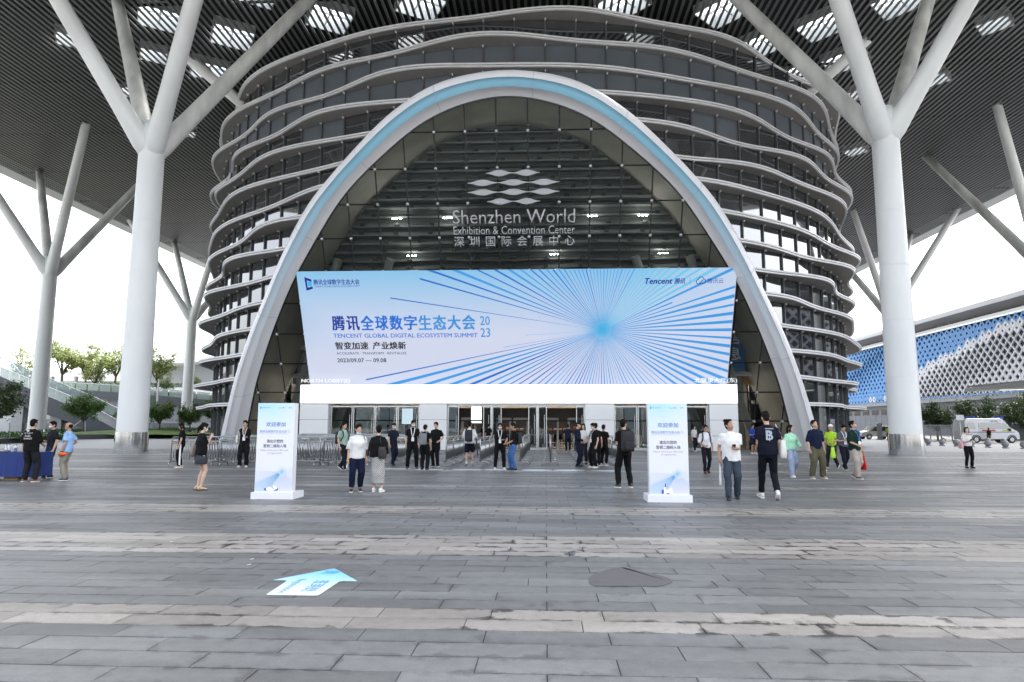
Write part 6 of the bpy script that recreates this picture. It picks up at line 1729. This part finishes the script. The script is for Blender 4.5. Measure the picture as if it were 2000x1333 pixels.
P(1.05, 52.2, 170, 1.62, 'woman in short black dress at the right security table', 'f', 'long', top=('0b0b0d', 'short', .8, 1.0), bot=('skirt', '0b0b0d', 1.08, .62), group='people inside the lobby', arms=('reach', 'hold'))
P(1.32, 42.2, 176, 1.69, 'man in navy tee walking in at the right open doors', top=('141c33', 'short', .86, 1.12), bot=('trousers', '12131a', 1.05, -.02), legs='step', skin=2)
a = P(1.22, 26.9, 78, 1.71, 'security guard in navy cap facing right at the lane barriers', hair='cap', top=('11182a', 'long', .88, 1.05), bot=('trousers', '10162a', 1.15, -.03), shoe='0b0b0c', sole=False, arms=('hold', 'hip'), legs='stand', head=(-8, 0))
b = MB(); b.box((.215, .02, 1.23), (.006, .06, .05)); b.v = [tuple(c * a['s'] for c in v) for v in b.v]; b.build('arm_patch', M_red, a['t'])
P(1.50, 27.9, -15, 1.66, 'long haired woman in white behind the guard at the lane barriers', 'f', 'long', top=('d4d2d0', 'short', .9, 1.1), bot=('trousers', '2a2c36', 1.05, -.02), hairm=M_hairb, arms=('hold', 'hold'))
P(1.80, 26.2, -60, 1.68, 'masked man in black polo with lanyard leaning on the lane barrier', top=('0b0b0d', 'short', .86, 1.08), bot=('trousers', '0b0b0e', 1.25, -.03), shoe='c4c2bd', mask=1, lan='white', arms=('hold', 'down'), head=(-14, 0), legs='wide')
P(1.95, 27.4, 170, 1.68, 'man in black cap hidden behind the masked man at the lane barrier', hair='short', top=('0c0c0e', 'short', .88, 1.05), bot=('trousers', '0c0c0f', 1.1, -.03))
P(2.27, 27.6, 150, 1.62, 'short haired man in black tee from behind at the right lane', top=('0d0d0f', 'short', .88, 1.1), bot=('trousers', '0d0d10', 1.1, -.03), shoe='bdb8b0', skin=2)
# right
a = P(1.97, 17.7, -160, 1.72, 'man in black with a black backpack looking left before the right lanes', top=('0c0c0e', 'short', .88, 1.06), bot=('trousers', '0d0d10', 1.15, -.02), shoe='3b3634', arms=('down', 'phone'), head=(4, -55), legs='wide')
backpack(a, 'large black backpack on the man looking left', '15151a', .34, .52)
P(9.35, 44.3, 30, 1.66, 'woman in white top leaving by the far right doors', 'f', 'long', top=('d0d0d2', 'short', .92, 1.05), bot=('trousers', '141828', 1.05, -.02), shoe='cfcac4', hairm=M_hairb, legs='step')
P(9.95, 44.1, 20, 1.60, 'woman in black top with white skirt at the far right doors', 'f', 'bob', top=('0e0e10', 'short', .92, 1.05), bot=('skirt', 'c8c6c4', 1.1, .5), shoe='cfcac4')
a = P(5.31, 23.4, 4, 1.60, 'bearded man in white shirt with dark backpack straps walking from the doors', top=('d2d1d6', 'elbow', .90, 1.05), bot=('trousers', '13141c', 1.0, -.01), shoe='4b2a1e', sole=False, glasses=True, arms=('hold', 'down'), legs='step', skin=2)
backpack(a, 'dark backpack worn by the bearded man in white shirt', '23252d', .28, .42)
a = P(3.92, 14.95, -8, 1.69, 'man in white tee and grey jeans looking up with phone and white bag', hair='spiky', top=('dedddc', 'short', .82, 1.16), bot=('trousers', '39424f', 1.08, -.03), shoe='101012', sole=False, arms=((.25, .02, .87), (.06, .25, 1.10)), head=(26, 35), legs='step', skin=2)
carrier(a, 'white plastic bag hanging from the hand of the man looking up', 'dcdcde', 1, (.05, .17, .40)); phone(a, 1, 'red backed phone in the hand of the man in white tee')
P(12.0, 40.9, 15, 1.72, 'man in blue tee and shorts standing by the right arch foot', top=('1d3f9a', 'short', .88, 1.05), bot=('shorts', '121420', 1.05, 0), shoe='d0cdc8', arms=('phone', 'hold'), skin=2)
a = P(4.70, 15.0, 178, 1.86, 'tall man from behind in navy tee with a silver emblem on the back', top=('0e1322', 'short', .86, 1.12), bot=('trousers', '0c1019', .98, .03), shoe='dad9d6', arms=('strap', 'phone'), head=(-12, 0), legs='walk2')
M_ag = mat('print_silver', (.36, .40, .48), .5, var=0)
chest_print(a, 'B', -.065, .075, 1.16, 1.35, M_ag, bold=.02); chest_print(a, 'T', -.045, .045, 1.14, 1.33, M_ag); chest_print(a, '—', -.075, .085, 1.375, 1.39, M_ag)
tote(a, 'off white shoulder bag hanging from the tall man in navy', 'cfccc6', 1, .98, (.12, .26, .36), y=-.03)
a = P(7.5, 21.7, 18, 1.60, 'woman in mint green blouse and grey blue wide trousers looking right', 'f', 'bob', top=('a6dcbd', 'long', .90, 1.18), bot=('trousers', '8f9cb3', 1.35, -.01), shoe='dad8d4', arms=('down', 'out'), head=(6, 38), legs='step', skin=1)
P(8.1, 21.3, 12, 1.75, 'man in navy tee and wide olive trousers looking up', top=('101a33', 'elbow', .86, 1.12), bot=('trousers', '545240', 1.4, -.02), shoe='9c8f79', arms=('down', 'down'), head=(22, 10), legs='wide')
P(9.35, 24.6, 40, 1.67, 'man in white tee and pale trousers behind the man in olive trousers', top=('d3d3d6', 'short', .88, 1.08), bot=('trousers', 'c2bfb8', 1.1, -.02), shoe='d8d5d0', legs='walk', skin=2)
a = P(10.7, 26.6, -50, 1.64, 'worker in white hard hat and lime safety vest holding a lime bag', hair='hat', top=('a9cf3a', 'short', .88, 1.1), bot=('trousers', '22242a', 1.1, -.02), arms=('hold', 'hold'), legs='walk', skin=2)
carrier(a, 'bright lime carrier bag held by the worker in hard hat', 'a6d80e', -1, (.08, .34, .42))
a = P(10.55, 25.2, 5, 1.64, 'man in grey polo with white lanyard reading his phone while walking', top=('55585f', 'short', .88, 1.06), bot=('trousers', '121522', 1.02, -.02), shoe='121214', lan='white', arms=('phone', 'phone'), head=(-22, 0), legs='walk')
phone(a, 0, 'black phone read by the man in grey polo')
a = P(9.2, 21.2, 28, 1.73, 'man in dark green tee and beige trousers looking up with blue lanyard', top=('0f2b22', 'elbow', .84, 1.2), bot=('trousers', 'a49b90', 1.2, -.02), shoe='55504f', lan='blue', glasses=True, arms=('hold', 'down'), head=(24, 25), legs='step')
carrier(a, 'red carrier bag in the hand of the man in dark green', 'c81420', -1, (.06, .26, .42))
a = P(16.0, 27.2, 0, 1.55, 'woman in white blouse and black trousers shading her mouth far right', 'f', 'bob', top=('dcdad9', 'elbow', .92, 1.14), bot=('trousers', '0c0c0f', 1.02, .02), shoe='101012', sole=False, arms=('phone', 'mouth'), head=(12, -6), hairm=M_hairb, skin=1)
tote(a, 'pink shoulder bag on the woman in white blouse far right', 'd79fa6', 1, .95, (.1, .26, .26)); phone(a, 0, 'dark phone held by the woman in white blouse')
P(41.4, 86, 170, 1.72, 'traffic guard in lime vest beside the silver minivan', top=('b4cf2c', 'short', .88, 1.08), bot=('trousers', '15171d', 1.1, -.02), group='people by the vehicles')
P(44.9, 72.6, 180, 1.55, 'small figure in black top and tan shorts before the ambulance', top=('121214', 'short', .88, 1.05), bot=('shorts', '7a5c44', 1.1, 0), group='people by the vehicles', skin=2)
run_jobs()
